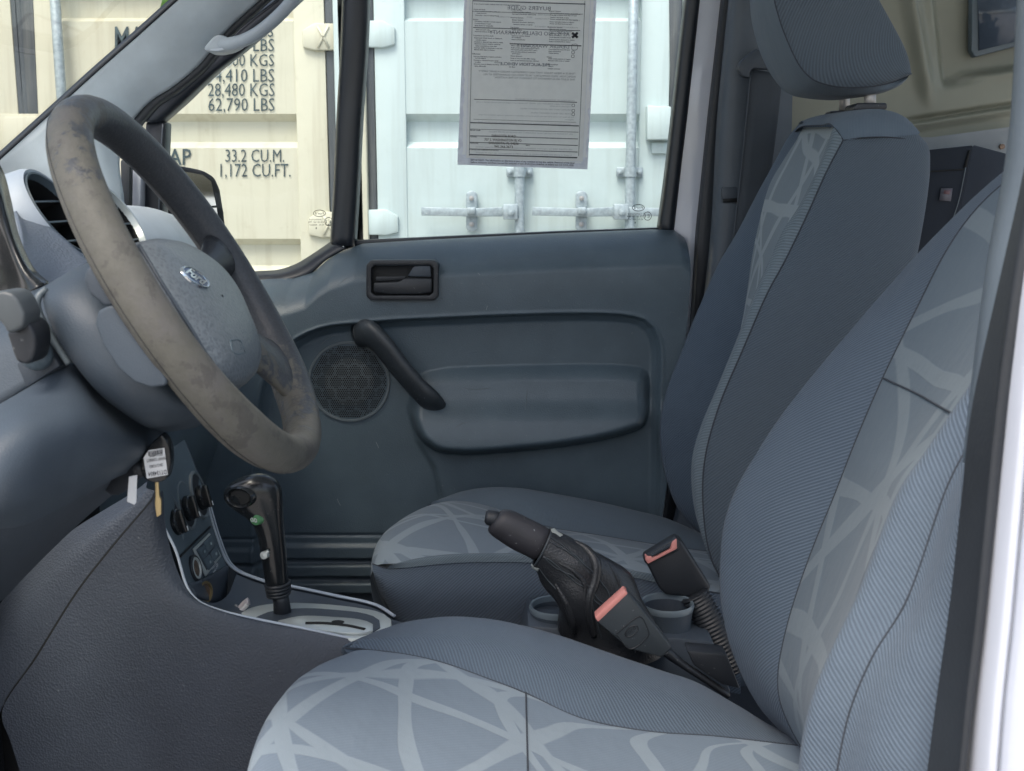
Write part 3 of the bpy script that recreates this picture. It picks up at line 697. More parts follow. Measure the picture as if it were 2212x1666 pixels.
# glass etching
for (u, v, n) in ((690, 475, 0), (1379, 463, 1)):
    sl_ = 1; it = []
    def tt(s, a, b, vb, h): it.append((s, P(b, vb, 2.124), P(a, vb, 2.124)-P(b, vb, 2.124), P(b, vb-h, 2.124)-P(b, vb, 2.124)))
    tt('Ford', u-9, u+9, v-11, 6); tt('2  Laminated', u-22, u+14, v+1, 4); tt('43R-001583  M98', u-24, u+10, v+7, 4); tt('E1', u+15, u+24, v+7, 7); tt('43 R - 000267', u-22, u+10, v+13, 4); tt('1', u-8, u-6, v+20, 4)
    el = put('glass_etching', text_mesh(it), M['ink'], door, smoothf=False)
    for (cu, cv, rx, ry) in ((u, v-14, 13, 7), (u+20, v+4, 8, 9)):
        tubeo('etched_ring', [P(cu+rx*math.cos(a), cv+ry*math.sin(a), 2.123) for a in np.linspace(0, 2*math.pi, 20)], .0006, M['ink'], el, 4, dens=24)
DB = bvh_of(trim)
for l in ([(1140, 818), (1138, 850), (1135, 886)], [(982, 926), (996, 916), (1014, 911)], [(730, 616), (741, 606), (750, 598)], [(1050, 670), (1053, 661)], [(690, 748), (708, 732), (724, 724)], [(812, 955), (818, 968)], [(728, 1078), (735, 1092)], [(1032, 590), (1037, 594)], [(1000, 840), (1030, 842), (1058, 838)]):
    tubeo('scratch', drape(DB, l, .0001), [.00025, .0006, .0003][:len(l)] if len(l) == 3 else .0005, M['stalk'] if len(l) == 3 else M['white_strip'], door, 5, dens=12)
# inner door release
bz = [(800, 563), (938, 562), (947, 571), (947, 640), (938, 649), (800, 649), (791, 640), (791, 573)]
hb = hd(870, 575)-.004
def ringplate(name, poly, inset, Y, th, m, parent, bev=.002):
    c = np.mean(poly, 0); ip = [(c[0]+(a-c[0])*inset[0], c[1]+(b-c[1])*inset[1]) for a, b in poly]
    o_, i_ = pts(poly, Y), pts(ip, Y); bm = bmesh.new(); n = len(poly)
    A = [bm.verts.new(p) for p in o_]; B = [bm.verts.new(p) for p in i_]; D = Vector((0, th, 0))
    A2 = [bm.verts.new(p+D) for p in o_]; B2 = [bm.verts.new(p+D) for p in i_]
    for k in range(n):
        j = (k+1) % n
        for a, b, c_, d in ((A[k], A[j], B[j], B[k]), (A[k], A2[k], A2[j], A[j]), (B[k], B[j], B2[j], B2[k]), (A2[k], B2[k], B2[j], A2[j])): bm.faces.new((a, b, c_, d))
    bmesh.ops.recalc_face_normals(bm, faces=bm.faces); bmesh.ops.bevel(bm, geom=list(bm.edges), offset=bev, segments=2, profile=.5, affect='EDGES', clamp_overlap=True)
    return put(name, bm_mesh(bm, R(40)), m, parent)
yb = YD-.046
hz = ringplate('handle_bezel', bz, (.86, .76), yb, .03, M['black'], door)
plate('recess', [(802, 574), (936, 574), (936, 638), (802, 638)], yb+.006, .004, M['deep'], hz)
plate('release_lever', [(807, 611), (860, 609), (873, 602), (886, 601), (933, 602), (933, 632), (905, 636), (840, 636), (807, 632)], yb+.001, .012, M['black'], hz, .003)
plate('lock_tab', [(880, 598), (893, 576), (900, 574), (930, 574), (932, 599)], yb+.003, .01, M['plastic_dark'], hz, .003)
plate('recess_step', [(812, 598), (876, 597), (872, 604), (812, 608)], yb+.0035, .006, M['black'], hz, .001)
# speaker
YS = YD-.007
sp0 = P(754, 825, YS); s2 = P(754+89, 825, YS).x-sp0.x
rg = lat('speaker_ring', [(s2*1.0, -.012), (s2*1.0, .0), (s2*.985, .005), (s2*.94, .005), (s2*.915, -.003)], sp0+Vector((0, .004, 0)), Vector((0, -1, 0)), M['stalk'], door, 64)
gr = lat('speaker_grille', [(s2*.925, -.004), (s2*.7, .000), (s2*.4, .003), (.0005, .0035)], sp0+Vector((0, .004, 0)), Vector((0, -1, 0)), M['stalk'], door, 48)
bm = bmesh.new(); stp = s2*.052; cnt = 0
for i in range(-22, 23):
    for j in range(-26, 27):
        x = (i+.5*(j % 2))*stp; z = j*stp*.866; r = math.hypot(x, z)/s2
        if r > .90: continue
        # solid hexagon outlines left between clusters of holes
        big = stp*6.2; bj = round(z/(big*.866)); bi = round(x/big-.5*(bj % 2)); dx = x-(bi+.5*(bj % 2))*big; dz = z-bj*big*.866
        hx = max(abs(dx), abs(dx)*.5+abs(dz)*.866); rad = stp*(.26 if hx > big*.44 else .40)
        c = sp0+Vector((x, .004-.0046-.0035*(1-min(1, r/.92)**2)*1.0, z))
        bm.faces.new([bm.verts.new(c+Vector((math.cos(a)*rad, 0, math.sin(a)*rad))) for a in [R(60*k+30) for k in range(6)]])
ho = put('grille_holes', bm_mesh(bm), M['dots'], gr, smoothf=False); ho['kind'] = 'stuff'
# pull handle
pa = [(776, 722, YD-.012), (800, 722, YD-.045), (826, 746, YD-.055), (862, 792, YD-.057), (900, 836, YD-.055), (926, 862, YD-.05), (944, 884, YD-.02)]
hp = tubeo('pull_handle', pts(pa), [.0255, .0265, .0245, .0235, .0235, .0250, .023], M['handle'], door, 18, .6, 60, up=Vector((0, 1, 0)))
for (u, v) in ((789, 716), (938, 876)):
    lat('handle_foot', [(.0235, -.03), (.0235, .002), (.021, .008), (0, .010)], P(u, v, YD-.022), Vector((0, -1, 0)), M['handle'], hp, 24)
# wing mirror outside
mr = thing('wing_mirror', 'black passenger wing mirror outside the quarter window', 'mirror', P(420, 440, 2.3))
mh = [(352, 358), (400, 359), (445, 368), (468, 382), (480, 410), (488, 460), (494, 512), (492, 540), (352, 540)]
nm = Vector((.80, -.60, 0)).normalized(); m0 = P(430, 430, 2.27)
def mir(poly, off): return [PP(u, v, m0+nm*off, nm) for u, v in poly]
put('housing', prism(mir(mh, -.006), nm*-.075, .012, 3), M['mirror_black'], mr)
put('mirror_glass', prism(mir([(362, 371), (400, 371), (438, 378), (456, 392), (464, 430), (467, 444), (372, 449)], .0), nm*-.004), M['mirror'], mr, smoothf=False)
put('lower_mirror_glass', prism(mir([(372, 453), (468, 449), (474, 490), (478, 520), (372, 520)], .0), nm*-.004), M['mirror'], mr, smoothf=False)
plate('mirror_arm', [(300, 470), (380, 470), (380, 560), (300, 560)], 2.2, .12, M['black'], mr, .01)

# ================================================================== BUYERS NOTICE in the window
pp = thing('window_notice', 'printed sales notice in a clear sleeve stuck to the passenger window', 'paper notice', P(1130, 180, 2.118))
YP = 2.118
def sheet(name, polys, m):
    V, Fc = [], []
    for po in polys: Fc.append(tuple(range(len(V), len(V)+len(po)))); V += [tuple(p) for p in po]
    me = bpy.data.meshes.new('m'); me.from_pydata(V, [], Fc); return put(name, me, m, pp, smoothf=False)
so = pts([(1004, -24), (1290, -24), (1269, 366), (988, 356)], YP); rag = [(1016, -24), (1276, -24), (1259, 349), (1007, 341)]; si = pts(rag, YP)
sheet('sleeve', [(so[0], si[0], si[3], so[3]), (so[3], si[3], si[2], so[2]), (si[1], so[1], so[2], si[2])], M['sleeve'])
sheet('paper', [pts([(1016, -24), (1276, -24), (1259, 349), (1007, 341)], YP-.0008)], M['paper'])
# torn looking pale edge of the sleeve
bm = bmesh.new()
for side in (0, 1, 2):
    n = 46; prev = None
    for k in range(n+1):
        t = k/n
        if side == 0: a = (lerp(1016, 1007, t)-1, lerp(-20, 334, t)); b = (a[0]-5-random.random()*4, a[1])
        elif side == 1: a = (lerp(1276, 1259, t)+1, lerp(-20, 340, t)); b = (a[0]+4+random.random()*5, a[1])
        else: a = (lerp(1008, 1256, t), lerp(338, 349, t)+1); b = (a[0], a[1]+2+random.random()*2)
        cur = (bm.verts.new(P(*a, YP-.0006)), bm.verts.new(P(*b, YP-.0006)))
        if prev: bm.faces.new((prev[0], cur[0], cur[1], prev[1]))
        prev = cur
put('torn_edge', bm_mesh(bm), M['white_tag'], pp, smoothf=False)
def Q(x, y): return (986.7+.2278*x, .2278*y)          # notice zoom -> frame
SL = .030
def pt_(items, s, x0, x1, yb, h, mirror=False, bold=0.0, off=.0022):
    a = P(*Q(x0, yb), YP-off); b = P(*Q(x1, yb+(x1-x0)*SL), YP-off)
    if mirror: a, b = b, a
    up_ = P(*Q(x0, yb-h), YP-off)-P(*Q(x0, yb), YP-off)
    items.append((s, a, b-a, up_, bold))
big = []
pt_(big, 'BUYERS GUIDE', 480, 890, 88, 36, True); pt_(big, 'AS IS - NO DEALER WARRANTY', 308, 1070, 322, 36, True)
pt_(big, 'DEALER WARRANTY', 565, 1065, 446, 32, True); pt_(big, 'PRE-AUCTION VEHICLE***', 355, 880, 616, 28, True, .02)
for s, a, b, y in (('"THIS IS A FRESH TRADE THAT HAS COMPLETELY PASSED A BASIC SAFETY', 205, 1125, 682), ('INSPECTION. SOLD COMPLETELY "AS IS" WITH NO GUARANTEES AT ALL.', 245, 1125, 712), ('THIS IS JUST AN ALTERNATIVE TO TAKING IT TO THE AUCTION."', 350, 1125, 742)): pt_(big, s, a, b, y, 17, True)
mp_ = plain('faded_print', (.16, .17, .20), .8)
for i_ in big: put('mirrored_print', text_mesh([i_]), mp_, pp, smoothf=False)
fine = []
for s, a, b, y in (('A list of some major defects that may occur in used vehicles', 160, 600, 42), ('Frame and Body', 160, 272, 94), ('Frame-cracks, corrective welds, or', 176, 405, 112), ('rusted through', 188, 280, 130), ('Dogtracks - bent or twisted frame', 176, 398, 150), ('Engine', 156, 204, 190), ('Oil leakage, excluding normal seepage', 170, 420, 208), ('Cracked block or head', 170, 320, 228), ('Belts missing or inoperable', 170, 345, 247), ('Knocks or misses related to camshaft', 170, 412, 266), ('lifters and push rods', 182, 310, 286), ('Abnormal exhaust discharge', 170, 352, 304), ('Transmission and Drive Shaft', 156, 348, 342), ('Improper fluid level or leakage,', 166, 432, 364), ('excluding seepage', 180, 280, 384), ('Cracked or damaged case which is visible', 166, 438, 402), ('Abnormal noise or vibration caused by', 166, 414, 420), ('faulty transmission or drive shaft', 178, 380, 440), ('Improper shifting or functioning in any gear', 166, 434, 458), ('Manual clutch slips or chatters', 166, 360, 476), ('Differential', 146, 222, 516), ('Improper fluid level or leakage, excluding', 160, 425, 540), ('normal seepage', 176, 275, 556), ('Cracked or damaged housing which', 160, 395, 576), ('is visible', 172, 226, 594), ('Abnormal noise or vibration caused by', 160, 402, 612), ('faulty differential', 170, 275, 632),
        ('Cooling System', 514, 620, 98), ('Leakage including radiator', 526, 704, 118), ('Improperly functioning water pump', 526, 752, 138), ('Electrical System', 510, 632, 172), ('Battery leakage', 524, 628, 194), ('Improperly functioning alternator,', 524, 738, 214), ('generator, battery, or starter', 534, 720, 236), ('Fuel System', 510, 592, 266), ('Visible leakage', 520, 618, 288), ('Inoperable Accessories', 510, 664, 312), ('Gauges or warning devices', 520, 694, 344), ('Air conditioner', 520, 612, 360), ('Heater and Defroster', 520, 650, 380), ('Brake System', 502, 594, 418), ('Failure warning light broken', 514, 694, 438), ('Pedal not firm under pressure (DOT spec.)', 514, 782, 458), ('Not enough pedal reserve (DOT spec.)', 514, 762, 476), ('Does not stop vehicle in straight line', 514, 748, 496), ('(DOT spec.)', 524, 600, 514), ('Hoses damaged', 510, 618, 536), ('Drum or rotor too thin (Mfgr. Specs)', 510, 744, 558), ('Lining or pad thickness less than 1/32 inch', 510, 778, 578), ('Air Bags', 496, 552, 640),
        ('Steering System', 872, 986, 110), ('Too much free play at steering wheel (DOT specs.)', 886, 1196, 130), ('Free play in linkage more than 1/4 inch', 886, 1136, 148), ('Steering gear binds or jams', 886, 1062, 170), ('Front wheels aligned improperly', 886, 1150, 188), ('Power unit belts cracked or slipping', 882, 1114, 212), ('Power unit fluid level improper', 882, 1094, 230), ('Suspension System', 862, 998, 262), ('Ball joint seals damaged', 880, 1036, 282), ('Structural parts bent or damaged', 880, 1090, 300), ('Stabilizer bar disconnected', 880, 1062, 320), ('Spring broken', 880, 968, 338), ('Shock absorber mounting loose', 876, 1082, 358), ('Rubber bushings damaged or missing', 876, 1118, 380), ('Radius rod damaged or missing', 876, 1080, 398), ('Tread depth less than 2/32 inch', 870, 1070, 474), ('Sizes mismatched', 870, 986, 492), ('Visible damage', 870, 966, 510), ('Wheels', 852, 900, 546), ('Visible cracks, damage or repairs', 866, 1078, 562), ('Mounting bolts loose or missing', 866, 1070, 580), ('Exhaust System', 862, 960, 616), ('Leakage', 870, 916, 634), ('Catalytic converter', 862, 982, 656),
        ('SELLER NAME', 126, 224, 1240), ('ADDRESS', 126, 190, 1302), ('TELEPHONE', 124, 204, 1364), ('EMAIL', 654, 694, 1384), ('CONTACT FOR COMPLAINTS AFTER SALE', 122, 396, 1424)):
    pt_(fine, s, a, b, y, 10, False, .03, .0026)
pt_(fine, 'IMPORTANT: The information on this form is part of any contract to buy this vehicle. Removal of this label', 132, 1115, 1524, 14, False, .03, .0026)
pt_(fine, 'before consumer purchase (except for purpose of test-driving) is a violation of federal law (16 C.F.R. 455).', 132, 1112, 1546, 14, False, .03, .0026)
put('fine_print', text_mesh(fine), M['form_ink'], pp, smoothf=False)['kind'] = 'stuff'
ad = []
for s, a, b, y in (('SARASOTA FORD', 330, 562, 1298), ('707 S. WASHINGTON BLVD.', 262, 620, 1334), ('SARASOTA, FL 34236', 302, 586, 1366), ('941.366.3673', 356, 532, 1400)): pt_(ad, s, a, b, y, 22, False, .015, .003)
mp_ = plain('brown_stamp_ink', (.045, .032, .03), .8)
for i_ in ad: put('address_stamp', text_mesh([i_]), mp_, pp, smoothf=False)
faint = []
for s, a, b, y in (('NON-DEALER WARRANTIES FOR THIS VEHICLE', 555, 1115, 946), ('MANUFACTURER\'S WARRANTY STILL APPLIES. The manufacturer\'s original warranty has not expired on some', 185, 1085, 972), ('components of the vehicle.', 880, 1085, 1012), ('MANUFACTURER\'S USED VEHICLE WARRANTY APPLIES.', 600, 1085, 1036), ('OTHER USED VEHICLE WARRANTY APPLIES.', 700, 1085, 1076), ('Ask the dealer for a copy of the warranty document and an explanation of warranty coverage, exclusions, and repair', 205, 1110, 1092), ('obligations.', 1020, 1110, 1140), ('SERVICE CONTRACT. A service contract on this vehicle is available for an extra charge. Ask for details', 200, 1080, 1162), ('ASK THE DEALER IF YOUR MECHANIC CAN INSPECT THE VEHICLE ON OR OFF THE LOT.', 300, 1100, 1256), ('OBTAIN A VEHICLE HISTORY REPORT AND CHECK FOR OPEN SAFETY RECALLS.', 220, 1100, 1296), ('SEE OTHER SIDE for important additional information, including a list of major defects', 180, 1095, 1398), ('Si usted no puede leer este documento en ingles, pidale al concesionario una copia en espanol.', 180, 1090, 1452), ('WARRANTIES FOR THIS VEHICLE:', 735, 1150, 258), ('DT134854', 390, 500, 166), ('2013', 665, 716, 170), ('Transit Connect', 742, 880, 182), ('Ford', 1112, 1165, 200), ('VEHICLE MAKE', 770, 900, 146)):
    pt_(faint, s, a, b, y, 12, True, .0, .0022)
mp_ = plain('pale_print', (.30, .31, .34), .8)
for i_ in faint: put('faint_print', text_mesh([i_]), mp_, pp, smoothf=False)
for x0, x1, y, wd in ((150, 1220, 8, .0009), (150, 1170, 108, .0004), (155, 1170, 262, .0006), (505, 1180, 416, .0009), (165, 1140, 942, .0006), (160, 1130, 1132, .0003), (128, 1158, 1164, .0009), (126, 1155, 1224, .0004), (126, 1150, 1288, .0006), (124, 1148, 1350, .0006), (122, 1145, 1412, .0006), (120, 1142, 1466, .0011)):
    tubeo('rule', [P(*Q(x0, y), YP-.0018), P(*Q(x1, y+(x1-x0)*SL), YP-.0018)], wd, M['form_ink'], pp, 4, dens=3)
for x0, x1 in ((150, 118), (1215, 1155)): tubeo('rule', [P(*Q(x0, 10), YP-.0018), P(*Q(x1, 1480), YP-.0018)], .0004, M['form_ink'], pp, 4, dens=3)
for (x, y) in ((1104, 1000), (1104, 1050), (1104, 1084), (1102, 496), (1100, 534), (1116, 446)):
    r_ = 24 if y == 446 else 11
    tubeo('tick_box', [P(*Q(x+a*r_, y+b*r_), YP-.0018) for a, b in ((-1, -1), (1, -1), (1, 1), (-1, 1), (-1, -1))], .0004, M['form_ink'], pp, 4, dens=33)
for a, b in (((1094, 312), (1146, 358)), ((1094, 358), (1146, 312))): tubeo('cross_mark', [P(*Q(*a), YP-.003), P(*Q(*b), YP-.003)], .0022, M['ink'], pp, 6, dens=3)

# ================================================================== SEATS
def zshift(c, dx=0, dy=0, dz=0): return [p+Vector((dx, dy, dz)) for p in c]
def seam(name, path, parent, r=.0016, m='seam'): return tubeo(name, path, r*.7, M[m], parent, 6, dens=60)

# ---- driver seat
ds = thing('driver_seat', 'near grey fabric driver seat with light web patterned centre', 'car seat', (.1, .95, ZC-.96))
fs = pts([(740, 1400, 1.10), (850, 1410, 1.12), (950, 1430, 1.12), (1050, 1465, 1.11), (1135, 1497, 1.10), (1250, 1550, 1.08), (1400, 1580, 1.08), (1540, 1590, 1.09), (1735, 1612, 1.09)])
fs.append(fs[-1]+Vector((.10, 0, -.01)))
body = cr(fs, 30)
def zc(x): return float(np.interp(x, [p.x for p in body], [p.z for p in body]))
lines = []
for (u, v, Y) in ((740, 1400, 1.10), (695, 1417, 1.075), (650, 1440, 1.04), (610, 1475, .995), (570, 1530, .94), (540, 1600, .885), (523, 1680, .835), (520, 1760, .78), (540, 1900, .72)):
    f0 = P(u, v, Y); z0 = f0.z; L = [Vector((f0.x+.05, Y, z0-.17)), Vector((f0.x+.006, Y, z0-.085)), Vector((f0.x-.002, Y, z0-.035)), Vector((f0.x+.006, Y, z0-.006))]
    sag = -.006*math.sin(math.pi*min(1, max(0, (1.10-Y)/.36)))
    for k in range(1, 13):
        x = f0.x+.03+(.36-f0.x-.03)*k/12; yy = Y+(np.interp(x, [p.x for p in body], [p.y for p in body])-1.10)*max(0, (Y-.9)/.2)
        tz = min(1, (x-f0.x)/.10); L.append(Vector((x, yy, lerp(z0+.002, zc(x), tz*tz*(3-2*tz))+sag*tz)))
    lines.append(L)
# first line sits exactly on the seam
lines[0] = lines[0][:4]+cr(fs, 12)[1:]
surf('cushion_centre', lines, 110, 60, M['web'], ds)
cre = pts([(738, 1400, 1.115), (800, 1369, 1.165), (870, 1345, 1.19), (960, 1332, 1.20), (1080, 1340, 1.20), (1200, 1370, 1.20), (1330, 1415, 1.20), (1420, 1445, 1.20), (1500, 1472, 1.20), (1600, 1530, 1.20), (1700, 1592, 1.18)])
cre.append(cre[-1]+Vector((.12, 0, -.01)))
mid_ = [a.lerp(b, .5)+Vector((0, -.004, .010)) for a, b in zip(cr(fs, 14), cr(cre, 14))]
pre = lines[0][:4]; cre = [p+Vector((.03, .035, .0)) for p in pre]+cre; fsb = pre+fs
mid_ = [a.lerp(b, .5)+Vector((0, -.004, .008)) for a, b in zip(cr(fsb, 20), cr(cre, 20))]
surf('cushion_bolster', [fsb, mid_, cre, zshift(cre, .005, .018, -.03), zshift(cre, .02, .012, -.20)], 120, 30, M['rib'], ds)
seam('seam', cr(fs, 40), ds, .0013)
xm = P(1136, 1497, 1.10).x
seam('seam', [Vector((xm, y, zc(xm)+(-.006*math.sin(math.pi*(1.10-y)/.36))+.0006)) for y in np.linspace(1.10, .76, 8)], ds, .0014)
# near cushion bolster (mostly below the frame)
nbz = [Vector((p.x, .70, p.z+.03)) for p in cr(fs, 10)]
surf('cushion_bolster', [[Vector((p.x, .76, p.z-.002)) for p in cr(fs, 10)], nbz, zshift(nbz, 0, -.03, -.03), zshift(nbz, 0, -.02, -.2)], 30, 16, M['rib'], ds)
put('cushion_base', boxm(Vector((.08, .94, ZC-.76)), (.46, .44, .16), .03), M['plastic_dark'], ds)
put('seat_frame', boxm(Vector((.08, .94, ZC-.90)), (.40, .38, .16), .01), M['black'], ds)
# backrest
K1 = pts([(2330, 262, 1.13), (2230, 335, 1.13), (2155, 395, 1.14), (2090, 450, 1.15), (2000, 533, 1.16), (1900, 642, 1.17), (1800, 757, 1.17), (1700, 880, 1.17), (1640, 968, 1.17), (1592, 1050, 1.17), (1566, 1120, 1.17), (1555, 1200, 1.17), (1556, 1290, 1.17), (1570, 1370, 1.17), (1597, 1444, 1.17), (1640, 1525, 1.16), (1700, 1592, 1.15), (1745, 1640, 1.14)])
K3 = pts([(2290, 290, 1.07), (2190, 378, 1.07), (2130, 430, 1.07), (2080, 488, 1.07), (2035, 559, 1.07), (1985, 658, 1.07), (1907, 817, 1.07), (1851, 947, 1.07), (1801, 1075, 1.07), (1752, 1195, 1.07), (1703, 1343, 1.07), (1681, 1456, 1.07), (1685, 1513, 1.07), (1710, 1576, 1.07), (1738, 1626, 1.07), (1752, 1660, 1.07)])
K5 = pts([(2480, 330, .80), (2390, 420, .80), (2290, 560, .80), (2180, 730, .80), (2070, 901, .80), (2013, 983, .80), (1957, 1046, .80), (1893, 1180, .79), (1844, 1308, .78), (1802, 1407, .78), (1766, 1498, .78), (1745, 1590, .78), (1739, 1665, .78), (1742, 1740, .78)])
K6 = pts([(2560, 330, .74), (2470, 430, .74), (2360, 580, .74), (2250, 740, .74), (2140, 890, .735), (2056, 1030, .735), (1957, 1301, .73), (1886, 1417, .73), (1837, 1534, .73), (1809, 1665, .73), (1800, 1760, .73)])
K7 = pts([(2640, 360, .70), (2560, 460, .695), (2450, 600, .69), (2350, 760, .69), (2260, 900, .685), (2160, 1060, .68), (2090, 1301, .68), (2040, 1440, .68), (2000, 1560, .68), (1960, 1690, .68), (1950, 1800, .69)])
A3, A5 = cr(K3, 24), cr(K5, 24)
cK = [a.lerp(b, .5)+Vector((.010, 0, -.004)) for a, b in zip(A3, A5)]
ins = loft([K3, [a.lerp(b, .25)+Vector((.008, 0, 0)) for a, b in zip(A3, A5)], cK, [a.lerp(b, .75)+Vector((.008, 0, 0)) for a, b in zip(A3, A5)], K5], 130, 40)
insob = put('backrest_centre', grid_mesh(ins), M['web_back'], ds)
mK = [a.lerp(b, .45)+Vector((-.004, 0, .006)) for a, b in zip(cr(K1, 24), A3)]
surf('backrest_bolster', [zshift(K1, .16, -.005, -.05), zshift(K1, .07, .012, -.02), zshift(K1, .018, .008, 0), K1, mK, K3], 130, 46, M['rib'], ds)
surf('backrest_bolster', [K5, [a.lerp(b, .5)+Vector((-.016, -.004, .004)) for a, b in zip(cr(K5, 20), cr(K6, 20))], K6, [a.lerp(b, .5)+Vector((-.004, -.008, .0)) for a, b in zip(cr(K6, 20), cr(K7, 20))], K7, zshift(K7, .10, .02, -.03)], 130, 46, M['rib2'], ds, 'near side bolster with a dark stitched welt')
surf('backrest_rear', [zshift(K1, .16, -.005, -.05), zshift(cr(K3, 20), .17, -.1, -.05), zshift(K7, .10, .02, -.03)], 40, 12, M['smooth_fabric'], ds)
seam('seam', cr(K3, 50), ds, .0016); seam('seam', cr(K6, 50), ds, .0013); seam('seam', cr(K5, 50), ds, .0014)
seam('seam', drape(bvh_of(insob), [(1909, 818), (1945, 834), (1985, 853), (2020, 873), (2066, 899)], .001), ds, .0015)

# ---- passenger seat
ps = thing('passenger_seat', 'far grey fabric passenger seat with headrest by the door', 'car seat', (.1, 1.68, ZC-.96))
fs = pts([(925, 1092, 1.80), (984, 1095, 1.82), (1035, 1101, 1.82), (1094, 1114, 1.81), (1200, 1142, 1.79), (1278, 1154, 1.79), (1435, 1179, 1.79), (1600, 1200, 1.79)])
ns = pts([(804, 1218, 1.48), (835, 1228, 1.475), (886, 1224, 1.47), (964, 1216, 1.47), (1043, 1213, 1.47), (1141, 1214, 1.47), (1239, 1226, 1.47), (1357, 1244, 1.47), (1435, 1261, 1.47), (1600, 1290, 1.47)])
fB, nB = cr(fs, 16), cr(ns, 16); lines = []
for (u, v, Y) in ((925, 1092, 1.80), (886, 1106, 1.73), (847, 1128, 1.65), (819, 1152, 1.58), (806, 1183, 1.52), (804, 1218, 1.48)):
    f0 = P(u, v, Y); w_ = (1.80-Y)/.32; L = [Vector((f0.x+.045, Y, f0.z-.16)), Vector((f0.x+.008, Y, f0.z-.08)), Vector((f0.x-.003, Y, f0.z-.03)), f0+Vector((.004, 0, -.004))]
    for k in range(1, 16):
        p = fB[k].lerp(nB[k], w_); tz = min(1, k/5); x = p.x if w_ in (0, 1) else max(p.x, f0.x+.02*k)
        z = lerp(f0.z+.008*math.sin(math.pi*min(1, k/5)), p.z, tz)+.016*math.sin(math.pi*w_)
        L.append(Vector((x, p.y, z)))
    lines.append(L)
surf('cushion_centre', lines, 90, 50, M['web2'], ps)
cre = pts([(922, 1092, 1.81), (964, 1073, 1.86), (1004, 1060, 1.89), (1043, 1054, 1.90), (1082, 1052, 1.90), (1121, 1054, 1.90), (1200, 1067, 1.90), (1278, 1081, 1.90), (1376, 1103, 1.90), (1435, 1118, 1.90), (1513, 1152, 1.90), (1600, 1190, 1.90)])
mid_ = [a.lerp(b, .5)+Vector((0, -.004, .008)) for a, b in zip(cr(fs, 14), cr(cre, 14))]
pre = lines[0][:4]; cre = [p+Vector((.03, .05, .0)) for p in pre]+cre; fsb = pre+fs
mid_ = [a.lerp(b, .5)+Vector((0, -.004, .008)) for a, b in zip(cr(fsb, 20), cr(cre, 20))]
surf('cushion_bolster', [fsb, mid_, cre, zshift(cre, .005, .03, -.03), zshift(cre, .02, .03, -.2)], 90, 26, M['smooth_fabric'], ps)
b1 = [P(806, 1236, 1.468), P(840, 1262, 1.452), P(900, 1275, 1.447), P(1100, 1275, 1.447), P(1435, 1320, 1.447), P(1600, 1340, 1.447)]
b2 = [P(822, 1285, 1.475), P(850, 1320, 1.455), P(900, 1345, 1.447), P(1100, 1355, 1.447), P(1435, 1390, 1.447), P(1600, 1420, 1.447)]
b3 = [P(860, 1335, 1.48), P(890, 1390, 1.46), P(930, 1420, 1.452), P(1100, 1440, 1.452), P(1435, 1470, 1.452), P(1600, 1500, 1.452)]
surf('cushion_side', [ns, b1, b2, b3], 80, 26, M['rib_dark'], ps)
surf('cushion_piping', [pts([(845, 1226, 1.476), (886, 1211, 1.485), (964, 1199, 1.49), (1043, 1196, 1.49), (1141, 1198, 1.49), (1239, 1212, 1.49), (1435, 1246, 1.49)]), [a+Vector((0, -.004, .006)) for a in pts([(845, 1227, 1.472), (886, 1217, 1.475), (964, 1207, 1.475), (1043, 1204, 1.475), (1141, 1206, 1.475), (1239, 1219, 1.475), (1435, 1253, 1.475)])], [a+Vector((0, -.003, .0)) for a in ns[1:9]]], 60, 10, M['rib_light'], ps)
seam('seam', cr(ns, 40), ps, .0016); seam('seam', cr(fs, 40), ps, .0012)
put('cushion_base', boxm(Vector((.08, 1.68, ZC-.78)), (.44, .40, .16), .03), M['plastic_dark'], ps)
put('seat_frame', boxm(Vector((.08, 1.68, ZC-.91)), (.38, .36, .14), .01), M['black'], ps)
A0 = pts([(1745, 261, 1.90), (1714, 290, 1.90), (1673, 371, 1.90), (1638, 425, 1.90), (1590, 508, 1.90), (1552, 570, 1.90), (1511, 660, 1.90), (1470, 762, 1.90), (1437, 850, 1.90), (1425, 922, 1.90), (1430, 1000, 1.90), (1450, 1070, 1.90), (1480, 1122, 1.90), (1515, 1155, 1.90)])
A1 = pts([(1735, 275, 1.84), (1722, 300, 1.84), (1690, 350, 1.84), (1662, 400, 1.83), (1640, 480, 1.83), (1623, 563, 1.83), (1611, 650, 1.83), (1598, 720, 1.83), (1575, 850, 1.83), (1565, 950, 1.83), (1570, 1050, 1.83), (1590, 1170, 1.83)])
A2 = pts([(1800, 274, 1.50), (1775, 343, 1.50), (1727, 443, 1.50), (1690, 501, 1.50), (1659, 570, 1.50), (1632, 629, 1.50), (1582, 756, 1.50), (1547, 841, 1.50), (1512, 926, 1.50), (1494, 997, 1.50), (1498, 1089, 1.50), (1519, 1166, 1.50), (1551, 1240, 1.50), (1580, 1300, 1.50)])
A3 = pts([(1822, 302, 1.475), (1786, 370, 1.475), (1741, 470, 1.475), (1693, 569, 1.475), (1660, 629, 1.475), (1604, 757, 1.475), (1551, 884, 1.475), (1522, 997, 1.475), (1519, 1096, 1.475), (1533, 1195, 1.475), (1560, 1255, 1.475), (1590, 1310, 1.475)])
A4 = pts([(1985, 292, 1.475), (2004, 318, 1.475), (2007, 360, 1.475), (2004, 400, 1.475), (1995, 463, 1.475), (1978, 556, 1.475), (1950, 700, 1.475), (1905, 850, 1.475), (1855, 1000, 1.475), (1810, 1150, 1.475), (1790, 1300, 1.475)])
B1, B2 = cr(A1, 24), cr(A2, 24)
